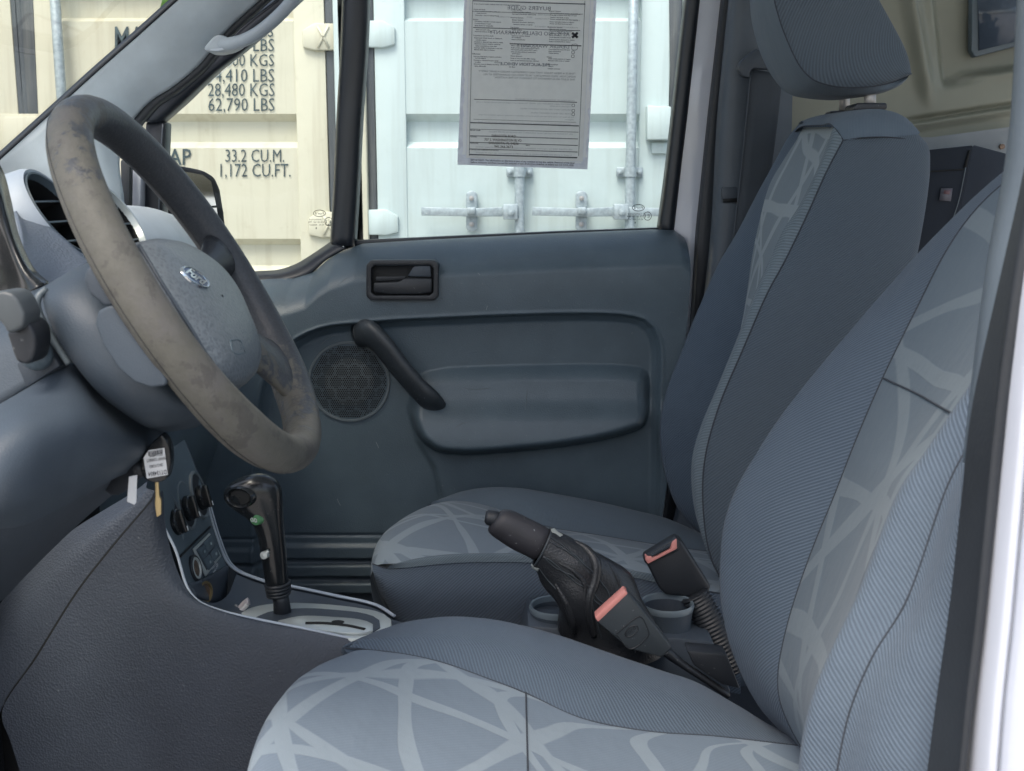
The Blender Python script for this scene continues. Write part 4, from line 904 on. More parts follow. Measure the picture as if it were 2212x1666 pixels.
surf('backrest_centre', [A1, [a.lerp(b, .4)+Vector((.012, 0, 0)) for a, b in zip(B1, B2)], [a.lerp(b, .85)+Vector((.012, 0, 0)) for a, b in zip(B1, B2)], A2], 110, 30, M['web2_back'], ps)
surf('backrest_bolster', [zshift(A0, .12, .0, -.04), zshift(A0, .03, .012, 0), A0, [a.lerp(b, .5)+Vector((-.008, 0, .004)) for a, b in zip(cr(A0, 24), B1)], A1], 100, 36, M['rib'], ps)
surf('backrest_ridge', [A2, [a.lerp(b, .5)+Vector((-.003, -.004, .002)) for a, b in zip(B2, cr(A3, 24))], A3], 110, 12, M['rib_light'], ps)
B3, B4 = cr(A3, 24), cr(A4, 24)
surf('backrest_side', [A3, [a.lerp(b, .12)+Vector((0, -.010, 0)) for a, b in zip(B3, B4)], [a.lerp(b, .5)+Vector((0, -.018, 0)) for a, b in zip(B3, B4)], [a.lerp(b, .88)+Vector((0, -.012, 0)) for a, b in zip(B3, B4)], A4, zshift(A4, .012, .03, 0)], 110, 40, M['rib_side'], ps)
surf('backrest_rear', [zshift(A4, .012, .03, 0), zshift(A4, .03, .2, 0), zshift(A0, .12, .0, -.04)], 40, 12, M['smooth_fabric'], ps)
r0 = pts([(1708, 302, 1.905), (1716, 286, 1.87), (1729, 275, 1.80), (1775, 271, 1.62), (1800, 274, 1.50), (1822, 303, 1.474), (1868, 297, 1.458), (1930, 297, 1.456), (1982, 305, 1.465)])
r1 = pts([(1716, 286, 1.91), (1724, 274, 1.88), (1740, 263, 1.80), (1780, 252, 1.65), (1815, 250, 1.53), (1846, 258, 1.48), (1890, 262, 1.468), (1940, 266, 1.466), (1984, 291, 1.472)])
r2 = pts([(1730, 272, 1.92), (1738, 264, 1.89), (1752, 256, 1.81), (1795, 246, 1.67), (1840, 240, 1.56), (1885, 237, 1.515), (1920, 240, 1.50), (1956, 254, 1.495), (1988, 286, 1.48)])
surf('backrest_cap', [r0, r1, r2, zshift(r2, .004, .03, .002), [p.lerp(Vector((p.x-.01, 1.9, p.z)), .6)+Vector((0, 0, -.004)) for p in r2]], 60, 26, M['smooth_fabric'], ps)
seam('seam', cr(A3, 50), ps, .0016); seam('seam', cr(r0[5:], 20), ps, .001); seam('seam', cr(r0[1:6], 20), ps, .0012)
# headrest
hl = pts([(1668, -150, 1.76), (1632, -110, 1.79), (1616, -50, 1.80), (1619, 0, 1.80), (1624, 48, 1.80), (1638, 103, 1.80), (1659, 151, 1.79), (1686, 189, 1.77), (1710, 206, 1.74), (1751, 214, 1.70), (1793, 217, 1.67), (1830, 214, 1.64), (1899, 203, 1.61), (1945, 184, 1.59), (1962, 168, 1.585)])
hcv = pts([(1720, -160, 1.58), (1680, -110, 1.575), (1668, -50, 1.57), (1673, 0, 1.57), (1682, 36, 1.57), (1693, 69, 1.57), (1724, 137, 1.57), (1742, 160, 1.57), (1762, 175, 1.57), (1787, 183, 1.57), (1813, 188, 1.57), (1848, 189, 1.57), (1882, 187, 1.57), (1930, 177, 1.575), (1963, 163, 1.58)])
hm = [a.lerp(b, .5)+Vector((-.006, -.012, -.004)) for a, b in zip(cr(hl, 22), cr(hcv, 22))]
hr_ = thing('headrest', 'grey fabric headrest on two steel posts above the passenger seat', 'headrest', P(1800, 210, 1.62))
surf('front_cover', [hl, hm, hcv], 80, 20, M['smooth_fabric'], hr_)
hk = pts([(1800, -165, 1.58), (1850, -100, 1.58), (1880, -40, 1.58), (1899, 0, 1.58), (1933, 62, 1.58), (1955, 105, 1.58), (1963, 130, 1.58), (1965, 150, 1.58), (1964, 162, 1.582)])
hcr = cr(hcv, 30); hkr = cr(hk, 30)
surf('side_cover', [hcv, [a.lerp(b, .12)+Vector((0, -.007, 0)) for a, b in zip(hcr, hkr)], [a.lerp(b, .5)+Vector((0, -.014, 0)) for a, b in zip(hcr, hkr)], [a.lerp(b, .9)+Vector((0, -.008, 0)) for a, b in zip(hcr, hkr)], hk, zshift(hk, .002, .03, 0)], 90, 36, M['rib_side'], hr_)
surf('rear_cover', [zshift(hk, .002, .03, 0), zshift(hk, -.005, .10, .02), [p+Vector((.06*max(0, 1-i/29*1.3), .01, .03)) for i, p in enumerate(cr(hl, 30))]], 50, 14, M['smooth_fabric'], hr_)
seam('seam', cr(hcv, 60), hr_, .0014)
for (u, v0, v1, Y) in ((1824, 190, 246, 1.72), (1879.5, 190, 238, 1.60)):
    put('post', grid_mesh(tube([P(u, v0, Y), P(u, v1, Y)], .0082, 14, dens=3), closeu=True, caps=True), M['steel_grey'], hr_)
plate('post_guide', [(1793, 240), (1843, 237), (1846, 250), (1793, 252)], 1.71, .03, M['black'], ps, .003)
plate('post_guide', [(1846, 230), (1852, 222), (1917, 222), (1918, 236), (1846, 242)], 1.575, .05, M['black'], ps, .003)

# ================================================================== SEAT BELT of the far pillar
sb = thing('seat_belt', 'dark seat belt hanging from its guide on the far centre pillar', 'seat belt', P(1640, 300, 1.95))
surf('webbing', [pts([(1622, 150), (1612, 260), (1600, 380), (1586, 500), (1570, 640)], 1.955), pts([(1690, 160), (1680, 260), (1664, 380), (1648, 500), (1630, 640)], 1.962)], 30, 4, M['belt'], sb, thick=.0015)
tubeo('webbing_edge', pts([(1622, 152), (1612, 260), (1600, 380), (1586, 500), (1570, 640)], 1.954), .0012, M['plastic_dark'], sb, 6)
put('belt_guide', prism(pts([(1594, 150), (1596, 138), (1604, 128), (1634, 104), (1660, 112), (1668, 150), (1626, 148), (1620, 156), (1622, 168), (1606, 166)], 1.945), Vector((0, .02, 0)), .005), M['plastic_dark'], sb)

# dark cabinet in the load bay
cb = thing('storage_cabinet', 'dark storage cabinet behind the passenger seat in the load bay', 'cabinet', P(2060, 560, 1.95))
put('front_panel', prism(pts([(1985, 326), (2103, 314), (2040, 620), (1900, 620)], 1.93), Vector((.004, .03, 0)), .003), M['cabinet'], cb)
put('side_panel', prism([P(2102, 313, 1.933), P(2174, 332, 2.02), P(2174, 640, 2.02), P(2039, 620, 1.933)], Vector((.02, .05, 0)), .003), M['cabinet'], cb)
tubeo('edge_trim', pts([(2086, 362, 1.926), (2072, 430, 1.926), (2056, 482, 1.926)]), .0009, M['stalk'], cb, 6)
tubeo('panel_joint', pts([(1985, 372, 1.928), (2084, 366, 1.928)]), .0012, M['deep'], cb, 6)
plate('latch_slot', [(2093, 325), (2097, 325), (2088, 362), (2082, 362)], 1.927, .003, M['deep'], cb)
plate('sticker', [(2033, 407), (2058, 407), (2054, 435), (2029, 433)], 1.926, .001, plain('faded_sticker', (.10, .10, .12), .5), cb)
plate('sticker_mark', [(2040, 411), (2054, 411), (2051, 420), (2038, 419)], 1.925, .001, plain('faded_red', (.14, .075, .085), .5), cb)

# ================================================================== DASHBOARD
dash = thing('dashboard', 'blue grey dashboard with round air vents and steering column', 'dashboard', (-.6, 1.2, ZC-.3))
nD = Vector((math.cos(R(33)), 0, math.sin(R(33))))
# passenger side of the dash: profile carried across to the far door
prof = pts([(120, 446), (240, 462), (310, 470), (372, 478), (412, 510), (440, 558), (455, 640), (466, 800), (470, 950), (446, 1030), (430, 1080)], 1.93)
prof = [p for p in prof]
near = [Vector((p.x-.01, 1.38, p.z)) for p in prof]
mid2 = [Vector((p.x+.03*math.sin(math.pi*min(1, i/6)), 1.7, p.z+.01)) for i, p in enumerate(prof)]
surf('dash_body', [near, mid2, prof], 80, 24, M['plastic'], dash)
topc = [p+Vector((-.003, 0, .003)) for p in cr(prof, 40)[:16]]
surf('dash_top', [[Vector((p.x-.03, 1.392, p.z-.12)) for p in topc], [Vector((p.x, 1.392, p.z-.01)) for p in topc], [Vector((p.x+.004, 1.40, p.z+.012)) for p in topc], [Vector((p.x+.04, 1.68, p.z+.022)) for p in topc], [Vector((p.x+.008, 1.925, p.z+.008)) for p in topc]], 40, 16, M['silver_dash'], dash)
# deep lower tunnel closing the view under the dash
put('bulkhead', boxm(Vector((-.64, 1.33, ZC-.66)), (.04, 1.28, .72)), M['carpet'], dash, smoothf=False)
# centre pod with two vents
def vent(u, v, Y, r, chrome):
    c = P(u, v, Y); up_ = Vector((0, 1, 0))
    pod = lat('vent_pod', [(r*1.55, -.14), (r*1.52, -.10), (r*1.45, -.06), (r*1.34, -.025), (r*1.22, -.004), (r*1.12, .003), (r*1.06, .001)], c, nD, M['silver_dash'], dash, 56)
    lat('vent_ring', [(r*1.06, .001), (r*1.04, .0035), (r*1.0, .003), (r*.975, -.002), (r*.955, -.005)], c, nD, M['silver'] if chrome else M['plastic'], pod, 56)
    lat('vent_bore', [(r*.957, -.0045), (r*.95, -.03), (r*.9, -.06), (.001, -.07)], c, nD, M['deep'], pod, 40)
    x, y, n = frame_of(nD)
    for k, h in enumerate((-.62, -.12, .40)):
        hw = math.sqrt(1-h*h)*r*.93
        sl_ = put('vent_slat', prism([c+y*h*r+x*hw-n*.006, c+y*h*r-x*hw-n*.006, c+y*(h*r+.004)-x*hw-n*.03, c+y*(h*r+.004)+x*hw-n*.03], y*.0022, .0006), M['deep'], pod)
        put('slat_edge', boxm(c+y*h*r-n*.0055, (.0014, 2*hw, .0022), .0004, Matrix((n, x, y)).transposed()), M['plastic'], sl_)
    return pod
vent(128, 463, 1.16, .0475, False); vent(257, 472, 1.42, .0475, True)
# grained panel between cluster hood and pod
surf('centre_panel', [pts([(24, 430, 1.13), (34, 444, 1.13), (70, 462, 1.12), (110, 494, 1.11), (150, 528, 1.10), (186, 562, 1.09), (215, 588, 1.08)]), pts([(44, 500, 1.06), (60, 520, 1.06), (90, 545, 1.06), (120, 565, 1.06), (150, 580, 1.06), (188, 595, 1.06), (215, 612, 1.06)]), pts([(50, 560, 1.02), (74, 600, 1.0), (100, 626, 1.0), (125, 640, 1.0), (150, 640, 1.0), (190, 636, 1.0), (215, 640, 1.0)])], 40, 20, M['grain'], dash, thick=.003)
# instrument hood
surf('cluster_hood', [pts([(-60, 300, 1.02), (-20, 335, 1.02), (4, 372, 1.02), (20, 430, 1.02), (38, 510, 1.0), (70, 580, .98), (105, 614, .96)]), pts([(-60, 380, .97), (-30, 400, .97), (-6, 430, .97), (10, 480, .97), (30, 540, .965), (55, 590, .955), (86, 622, .945)]), pts([(-60, 480, 1.0), (-40, 500, 1.0), (-20, 520, 1.0), (0, 550, 1.0), (20, 580, .99), (40, 610, .97), (60, 640, .95)]), pts([(-60, 640, 1.0), (-50, 640, 1.0), (-40, 640, 1.0), (-20, 645, 1.0), (0, 650, 1.0), (20, 655, 1.0), (40, 660, 1.0)])], 40, 24, M['black_gloss'], dash, thick=.003)
# steering column panel and stalk hole
surf('column_panel', [pts([(-60, 690, .93), (0, 665, .93), (50, 640, .93), (95, 622, .93), (140, 596, .94), (200, 562, .96)]), pts([(-60, 770, .88), (0, 750, .88), (50, 725, .88), (100, 700, .88), (140, 690, .90), (200, 680, .92)]), pts([(-60, 905, .86), (0, 872, .86), (57, 838, .86), (110, 810, .86), (152, 784, .87), (200, 770, .90)])], 30, 14, M['column'], dash, thick=.003)
plate('stalk_well', [(34, 788), (70, 735), (88, 722), (130, 792), (57, 839)], .855, .02, M['plastic_dark'], dash, .002)
tubeo('column_edge_highlight', pts([(100, 625, .86), (84, 640, .855), (80, 660, .853), (95, 700, .853), (122, 745, .853), (150, 786, .853)]), .0030, M['stalk'], dash, 8)  # paler tube, painting the highlight along the edge of the column panel
# column shroud
C0 = pts([(225, 552, .99), (140, 592, .91), (96, 628, .865), (97, 665, .85), (124, 730, .842), (160, 785, .842), (212, 848, .85), (280, 902, .88), (345, 932, .95), (420, 925, 1.05)])
C1 = pts([(300, 540, .99), (235, 560, .90), (205, 610, .855), (230, 680, .835), (270, 740, .832), (320, 810, .835), (365, 860, .85), (410, 890, .88), (450, 895, .95), (490, 880, 1.05)])
surf('column_shroud', [zshift(cr(C0, 20), -.01, .05, 0), C0, [a.lerp(b, .5)+Vector((0, -.012, 0)) for a, b in zip(cr(C0, 20), cr(C1, 20))], C1, zshift(cr(C1, 20), .01, .06, 0)], 70, 30, M['column'], dash)
bb = [(205, 700), (212, 672), (235, 660), (262, 664), (300, 720), (340, 780), (362, 824), (356, 834), (325, 838), (290, 826), (255, 796), (222, 745)]
put('shroud_bulge', prism(pts(bb, .800), Vector((0, .05, 0)), .012, 4), M['column'], dash)
put('stalk_base', prism(pts([(183, 583), (196, 572), (240, 590), (262, 632), (262, 664), (225, 662), (192, 636), (180, 606)], .803), Vector((0, .08, 0)), .010, 3), M['plastic_dark'], dash)
# knee panel under the column
r0 = pts([(-70, 912, .80), (0, 874, .82), (60, 840, .845), (140, 794, .865), (165, 800, .868), (215, 860, .875), (280, 916, .90), (345, 946, .96)])
r1 = pts([(-70, 990, .735), (0, 960, .745), (60, 935, .76), (130, 920, .785), (170, 920, .80), (225, 935, .825), (290, 958, .87), (345, 968, .955)])
r2 = pts([(-70, 1090, .73), (0, 1080, .735), (50, 1070, .75), (105, 1045, .775), (150, 1030, .80), (215, 1010, .83), (285, 992, .88), (330, 985, .955)])
r3 = pts([(-70, 1150, .77), (0, 1142, .775), (36, 1138, .785), (90, 1114, .81), (140, 1088, .835), (205, 1052, .865), (270, 1022, .91), (318, 1000, .96)])
surf('knee_panel', [zshift(cr(r0, 20), 0, .04, .0), r0, r1, r2, r3, zshift(cr(r3, 20), .01, .06, .0)], 60, 40, M['column'], dash)
surf('under_panel', [zshift(cr(r3, 20), 0, .05, .004), pts([(-70, 1215, .90), (0, 1205, .91), (60, 1180, .92), (140, 1120, .95), (230, 1060, .98), (300, 1015, 1.0)]), pts([(-70, 1320, 1.08), (0, 1300, 1.08), (50, 1250, 1.09), (130, 1170, 1.10), (230, 1080, 1.10), (310, 1020, 1.10)])], 40, 16, M['plastic_dark'], dash)

stk = thing('indicator_stalk', 'grey tipped indicator stalk at the left edge beside the column', 'stalk', P(84, 768, .86))
put('paddle', prism(pts([(-20, 632), (8, 628), (28, 634), (40, 648), (54, 680), (50, 706), (36, 716), (16, 722), (4, 700), (-20, 680)], .80), Vector((0, .03, 0)), .008, 3), plain('stalk_grey', (.060, .070, .076), .45), stk)
put('lever', prism(pts([(12, 716), (40, 712), (52, 690), (70, 706), (77, 730), (76, 756), (70, 778), (58, 790), (34, 782), (26, 760)], .81), Vector((0, .03, 0)), .007, 3), M['black'], stk)
lat('ball_joint', [(.0, .012), (.006, .0105), (.0105, .006), (.012, 0), (.0105, -.006), (.006, -.0105)], P(80, 768, .845), Vector((.3, -.9, .2)), M['plastic'], stk, 24)

# ================================================================== STEERING WHEEL
W = Vector((-.2788, .9730, ZC-.0829)); a_, RW, yw = .5209, .170, -.0427
e1 = Vector((-math.sin(a_), 0, math.cos(a_))); nW = Vector((math.cos(a_), 0, math.sin(a_)))
e2 = Vector((0, 1, 0))*math.cos(yw)+nW*math.sin(yw); nW = e2.cross(e1)*1.0
if nW.x < 0: nW = -nW
sw_ = thing('steering_wheel', 'worn steering wheel with peeling olive brown rim', 'steering wheel', W)
def rimr(t): return .0172+.0016*math.exp(-((t-2.36)/.3)**2)+.0016*math.exp(-((t+2.36)/.3)**2)
rows = []
for k in range(120):
    t = 2*math.pi*k/120-math.pi; c = W+(e1*math.cos(t)+e2*math.sin(t))*RW; rd = (c-W).normalized(); r_ = rimr(t)
    rows.append([c+(rd*math.cos(q)*.96+nW*math.sin(q)*1.06)*r_ for q in [2*math.pi*j/18 for j in range(18)]])
put('rim', grid_mesh(rows, closeu=True, closev=True), M['wheel'], sw_)
wp = lambda u, v, off=0: PP(u, v, W+nW*off, nW)
# airbag pad as a dome over the measured outline
pad = [(283, 524), (330, 516), (377, 525), (446, 566), (495, 625), (530, 700), (554, 766), (552, 808), (530, 832), (500, 840), (468, 824), (425, 775), (372, 700), (318, 612)]
oc = [wp(u, v, .006) for u, v in crp(pad+[pad[0]], 61)[:-1]]; cc = sum(oc, Vector())/len(oc)
rows = []
for s, h in ((.97, -.012), (1.0, -.009), (1.0, -.004), (.97, .004), (.90, .010), (.75, .0155), (.5, .0195), (.25, .021), (.02, .0215)):
    rows.append([cc+(p-cc)*s+nW*h for p in oc])
padob = put('airbag_cover', grid_mesh(rows, closeu=True), M['pad'], sw_)
# emblem and embossed mark on the pad
def oval(cu, cv, du, dv, k): return None
PB = bvh_of(padob)
def on_pad(l, h): return [p+nW*h for p in drape(PB, l, 0)]
def oval_px(q, n=36):
    ax, ay, bx, by = 29*q, 21*q, 7.5*q, -10*q
    return [(420+ax*math.cos(t)+bx*math.sin(t), 600.5+ay*math.cos(t)+by*math.sin(t)) for t in [2*math.pi*j/n for j in range(n)]]
em = put('emblem', grid_mesh([on_pad(oval_px(1.04), -.001), on_pad(oval_px(1.0), .0016), on_pad(oval_px(.92), .0022), on_pad(oval_px(.86), .0012)], closeu=True), M['chrome'], sw_)
put('emblem_field', grid_mesh([on_pad(oval_px(q), .0013) for q in (.88, .6, .3, .02)], closeu=True), plain('emblem_blue', (.085, .12, .20), .25, .3), em)
tv_, tf_ = text_geo('Ford', .035); tx0, tx1 = tv_[:, 0].min(), tv_[:, 0].max()
def scr(v):
    x = (v[0]-tx0)/(tx1-tx0)-.5; y = v[1]/.69-.42; x = x+.10*y
    return (420+x*37+y*8.5, 600.5+x*27-y*11.5)
me_ = bpy.data.meshes.new('m'); me_.from_pydata([tuple(p) for p in on_pad([scr(v) for v in tv_], .0020)], [], tf_); put('emblem_script', me_, M['chrome'], em, smoothf=False)
tubeo('embossed_frame', drape(PB, [(496, 736), (520, 738), (527, 757), (530, 760), (503, 760), (496, 736)], .0003), .0007, M['plastic'], sw_, 5, dens=40)
ta, tb_, tc_ = drape(PB, [(502, 755), (524, 756), (499, 743)], .0006)
put('embossed_text', text_mesh([('SRS', ta, tb_-ta, tc_-ta, .02)]), M['plastic'], sw_, smoothf=False)
tubeo('cover_seam', drape(PB, [(300, 530), (318, 560), (345, 605), (380, 660), (415, 715), (445, 765), (470, 800)], .0004), .0016, M['plastic_dark'], sw_, 6, dens=50)
for q_ in (3.9, 5.6):
    tubeo('rim_seam', [W+(e1*math.cos(t)+e2*math.sin(t))*RW+((e1*math.cos(t)+e2*math.sin(t))*math.cos(q_)+nW*math.sin(q_))*rimr(t)*1.0 for t in np.linspace(-2.9, 2.9, 60)], .0003, M['leather'], sw_, 5, dens=160)
# spokes to both sides (two upper, two lower) and hub back
def spoke(t, r0, r1, wid, th, m='wheel', nm='spoke'):
    d = e1*math.cos(t)+e2*math.sin(t); s = nW.cross(d); rows = []
    for f in np.linspace(0, 1, 9):
        c = W+d*lerp(r0, r1, f)+nW*(-.012+.012*f); w_ = wid*(1.15-.45*math.sin(f*math.pi)); 
        rows.append([c+s*math.cos(q)*w_+nW*math.sin(q)*th for q in [2*math.pi*j/14 for j in range(14)]])
    return put(nm, grid_mesh(rows, closeu=True, caps=True), M[m], sw_)
for sg_ in (1, -1):
    r_in = .05 if sg_ > 0 else .135
    spoke(sg_*R(132), r_in, .168, .042, .0115, 'wheel' if sg_ > 0 else 'black'); spoke(sg_*R(80), r_in, .150, .020, .012, 'black')
lat('hub', [(.03, -.14), (.042, -.07), (.048, -.045), (.0005, -.04)], W, nW, M['plastic_dark'], sw_, 36)

# ================================================================== CENTRE CONSOLE
con = thing('centre_console', 'grey centre console with heater knobs power sockets and gear surround', 'console', (-.2, 1.28, ZC-.9))
YN, YF = 1.21, 1.36
ne = pts([(325, 1010), (345, 1060), (352, 1100), (356, 1144), (380, 1192), (400, 1259), (412, 1283), (432, 1303), (477, 1321), (540, 1336), (650, 1358), (740, 1377), (860, 1400), (1000, 1432)], YN)
fe = pts([(398, 950), (422, 1010), (440, 1060), (452, 1106), (469, 1163), (492, 1217), (512, 1235), (540, 1247), (580, 1260), (625, 1268), (720, 1288), (813, 1310), (852, 1334), (930, 1350)], YF)
# side skin seen from the driver: split by a joint
jn = pts([(338, 1062), (332, 1076), (250, 1175), (172, 1274), (80, 1420), (4, 1541), (22, 1600), (60, 1720)], YN-.02)
bot = pts([(352, 1060), (360, 1150), (397, 1262), (440, 1306), (560, 1341), (740, 1378), (1000, 1435), (1010, 1720)], YN-.002)
rows_side = loft([jn, [a.lerp(b, .5)+Vector((0, -.006, 0)) for a, b in zip(cr(jn, 16), cr(bot, 16))], bot], 90, 40)
put('side_panel', grid_mesh(rows_side), M['console'], con)
lf_ = pts([(318, 1040), (290, 1062), (150, 1150), (60, 1230), (-20, 1330), (-80, 1400), (-90, 1500), (-80, 1720)], YN+.02)
jl = pts([(334, 1060), (328, 1074), (247, 1172), (169, 1271), (77, 1417), (1, 1537), (-8, 1600), (10, 1720)], YN-.014)
surf('side_panel', [lf_, [a.lerp(b, .5)+Vector((0, -.012, 0)) for a, b in zip(cr(lf_, 16), cr(jl, 16))], jl], 60, 20, M['console'], con)
seam('panel_joint', cr(zshift(jn, 0, .004, 0), 30), con, .003, 'deep')
put('side_back', prism(pts([(-60, 1380), (325, 1090), (400, 1330), (540, 1400), (1000, 1500), (1000, 1800), (-60, 1800)], YN+.03), Vector((0, .02, 0))), M['deep'], con, smoothf=False)
# stack face (controls) and the rounded cheek joining it to the side skin
fn = cr(ne, 40); ff = cr(fe, 40)
nf = pts([(362, 1020), (372, 1060), (378, 1100), (380, 1140), (396, 1190), (414, 1246), (424, 1280)], YN+.012)
nfx = pts([(325, 1010), (345, 1060), (352, 1100), (356, 1144), (380, 1192), (400, 1259), (412, 1283)], YN)
ffx = pts([(398, 950), (422, 1010), (440, 1060), (452, 1106), (469, 1163), (486, 1210), (492, 1226)], YF)
mid3 = [a.lerp(b, .5)+Vector((-.006, 0, -.002)) for a, b in zip(cr(nfx, 14), cr(ffx, 14))]
face = loft([nfx, mid3, ffx], 60, 30); put('control_face', grid_mesh(face), M['plastic'], con)
def fpt(u, v, off=.0):
    """point of the control face that shows at u, v"""
    best = None
    for r in face:
        for p in r:
            d = p-Vector((0, 0, ZC)); f = d.y*CP-d.z*SP; uu = CX+FPX*d.x/f; vv = CY-FPX*(d.y*SP+d.z*CP)/f; e = (uu-u)**2+(vv-v)**2
            if best is None or e < best[0]: best = (e, p)
    return best[1]+nF*off
tu = (face[15][50]-face[15][10]).normalized(); tv = (face[28][30]-face[2][30]).normalized(); nF = tu.cross(tv).normalized()
if nF.x < 0: nF = -nF
for (u, v) in ((372, 1122), (402, 1090), (430, 1068)):
    c = fpt(u, v); RT = Matrix((nF, tu, tv)).transposed()
    kn = lat('heater_knob', [(.0255, -.002), (.0250, .0015), (.0235, .0022), (.0215, .0002)], c, nF, M['stalk'], con, 36, .95, 1.25)
    lat('knob_well', [(.0220, .0002), (.001, -.0002)], c+nF*.0004, nF, M['black'], kn, 30, .95, 1.23)
    lat('knob_body', [(.0160, .0), (.0155, .006), (.014, .0075), (.0005, .008)], c+tu*.004, nF, M['black_gloss'], kn, 30)
    put('knob_grip', boxm(c+tu*.004+nF*.0095, (.008, .029, .0075), .002, RT), M['black_gloss'], kn)
    put('knob_pointer', boxm(c+nF*.0138+tu*.014, (.001, .006, .0016), .0003, RT), M['white_tag'], kn)
def fplate(name, poly, off, th, m, parent, bev=.001): return put(name, prism([fpt(u, v, off) for u, v in poly], nF*th, bev), m, parent)
tubeo('panel_joint', [fpt(388, 1203, .001), fpt(420, 1170, .001), fpt(452, 1136, .001)], .0014, M['deep'], con, 6)
fr0 = fplate('switch_bezel', [(414, 1188), (451, 1151), (473, 1203), (441, 1244)], .0005, .002, M['silver'], con)
fplate('switch_recess', [(417, 1189), (450, 1156), (469, 1201), (441, 1236)], .0012, .0022, M['plastic_dark'], fr0)
for poly, leg in (([(419, 1190), (432, 1177), (442, 1197), (430, 1212)], None), ([(434, 1175), (449, 1159), (458, 1179), (444, 1195)], None), ([(431, 1214), (443, 1199), (454, 1219), (442, 1233)], None), ([(445, 1197), (459, 1181), (467, 1200), (455, 1217)], None)):
    sw2 = fplate('switch', poly, .0030, .0028, M['plastic'], fr0, .0008)
    c = sum((fpt(u, v, .0066) for u, v in poly), Vector())/4
    put('switch_legend', boxm(c, (.0006, .003, .004), 0, Matrix((nF, tu, tv)).transposed()), M['engrave'], sw2, smoothf=False)
it = []
o_ = fpt(455, 1234, .0015); it.append(('PASS AIR', o_, fpt(468, 1216, .0015)-o_, (fpt(452, 1226, .0015)-o_)*.5, .02)); o2 = fpt(459, 1240, .0015); it.append(('BAG OFF', o2, fpt(471, 1223, .0015)-o2, (fpt(456, 1232, .0015)-o2)*.5, .02))
put('switch_print', text_mesh(it), M['white_tag'], con, smoothf=False)
def socket(c, r, lab):
    s_ = lat('power_socket', [(r*1.15, -.004), (r*1.15, .002), (r*1.0, .0035), (r*.92, .0025)], c, nF, M['black'], con, 32, label=lab)
    lat('socket_ring', [(r*.93, .001), (r*.9, .0032), (r*.74, .0032), (r*.70, .001)], c, nF, M['silver'], s_, 32)
    lat('socket_cap', [(r*.72, .0014), (r*.5, .0022), (.0005, .0024)], c, nF, M['rust_metal'], s_, 24)
socket(fpt(418, 1231, .002), .0145, 'tarnished power socket above the tray')
# tray walls below the face
pk = P(440, 1281, YN+.045)
lwr = [pts([(404, 1262, YN+.004), (440, 1250, 1.27), (492, 1222, YF-.004)]), pts([(424, 1290, YN+.006), (455, 1300, 1.27), (486, 1312, YF-.01)])]
surf('tray_wall', lwr, 20, 6, M['plastic_dark'], con, thick=.003)
s_ = lat('power_socket', [(.0150, -.004), (.0150, .001), (.0135, .003)], P(441, 1279, YN+.05), Vector((.9, -.3, .15)), M['black'], con, 28, label='lower power socket half hidden in the tray')
lat('socket_ring', [(.0135, .001), (.013, .0034), (.0105, .0034), (.010, .001)], P(441, 1279, YN+.05), Vector((.9, -.3, .15)), M['brass'], s_, 28); lat('socket_cap', [(.0105, .0012), (.0005, .0018)], P(441, 1279, YN+.05), Vector((.9, -.3, .15)), M['rust_metal'], s_, 20)
# tray floor and rims
flo = [Vector((p.x, p.y, p.z)) for p in cr(ne[6:], 16)]; flf = cr(fe[6:], 16)
surf('tray_floor', [zshift(flo, 0, .004, -.002), [a.lerp(b, .35)+Vector((.004, 0, -.022)) for a, b in zip(flo, flf)], [a.lerp(b, .7)+Vector((.004, 0, -.022)) for a, b in zip(flo, flf)], zshift(flf, 0, -.004, -.002)], 40, 16, M['plastic_dark'], con)
tubeo('rim_trim', zshift(ne[3:], 0, 0, .001), .0017, M['silver_dash'], con, 8, dens=80)
tubeo('rim_trim', zshift(fe[2:-1], 0, 0, .001), .0017, M['silver_dash'], con, 8, dens=80)
tubeo('rim_trim', zshift([p+Vector((0, .012, -.003)) for p in fe[2:-1]], 0, 0, 0), .0016, M['silver_dash'], con, 8, dens=80)
surf('far_side_panel', [zshift(fe, 0, .004, -.002), zshift(fe, .02, .03, -.2)], 40, 6, M['plastic_dark'], con)
# gear surround
ZG = ZC-.511
def gz(poly, z): return [PZ(u, v, z) for u, v in poly]
gsr = put('gear_surround', prism(gz(crp([(505, 1332), (540, 1312), (600, 1302), (690, 1303), (770, 1311), (826, 1323), (848, 1342), (842, 1362), (800, 1378), (700, 1372), (590, 1352), (505, 1332)], 40)[:-1], ZG), Vector((0, 0, -.008)), .0025), M['silver'], con)
put('gate_recess', prism(gz(crp([(548, 1336), (580, 1322), (650, 1314), (730, 1318), (790, 1326), (818, 1338), (822, 1354), (800, 1366), (700, 1362), (600, 1348), (548, 1336)], 36)[:-1], ZG+.0012), Vector((0, 0, -.004))), M['plastic_dark'], gsr)
put('gate_plate', prism(gz(crp([(600, 1340), (650, 1330), (720, 1332), (780, 1338), (806, 1348), (808, 1358), (790, 1366), (700, 1362), (640, 1352), (600, 1340)], 30)[:-1], ZG+.0035), Vector((0, 0, -.003)), .001), M['silver'], gsr)
tubeo('gate_slot', gz([(660, 1347), (700, 1347), (750, 1352), (788, 1360)], ZG+.0038), .0022, M['deep'], gsr, 6)
put('release_hole', prism(gz([(730+14*math.cos(t), 1343+3.4*math.sin(t)) for t in np.linspace(0, 2*math.pi, 17)[:-1]], ZG+.0042), Vector((0, 0, -.001))), M['deep'], gsr)
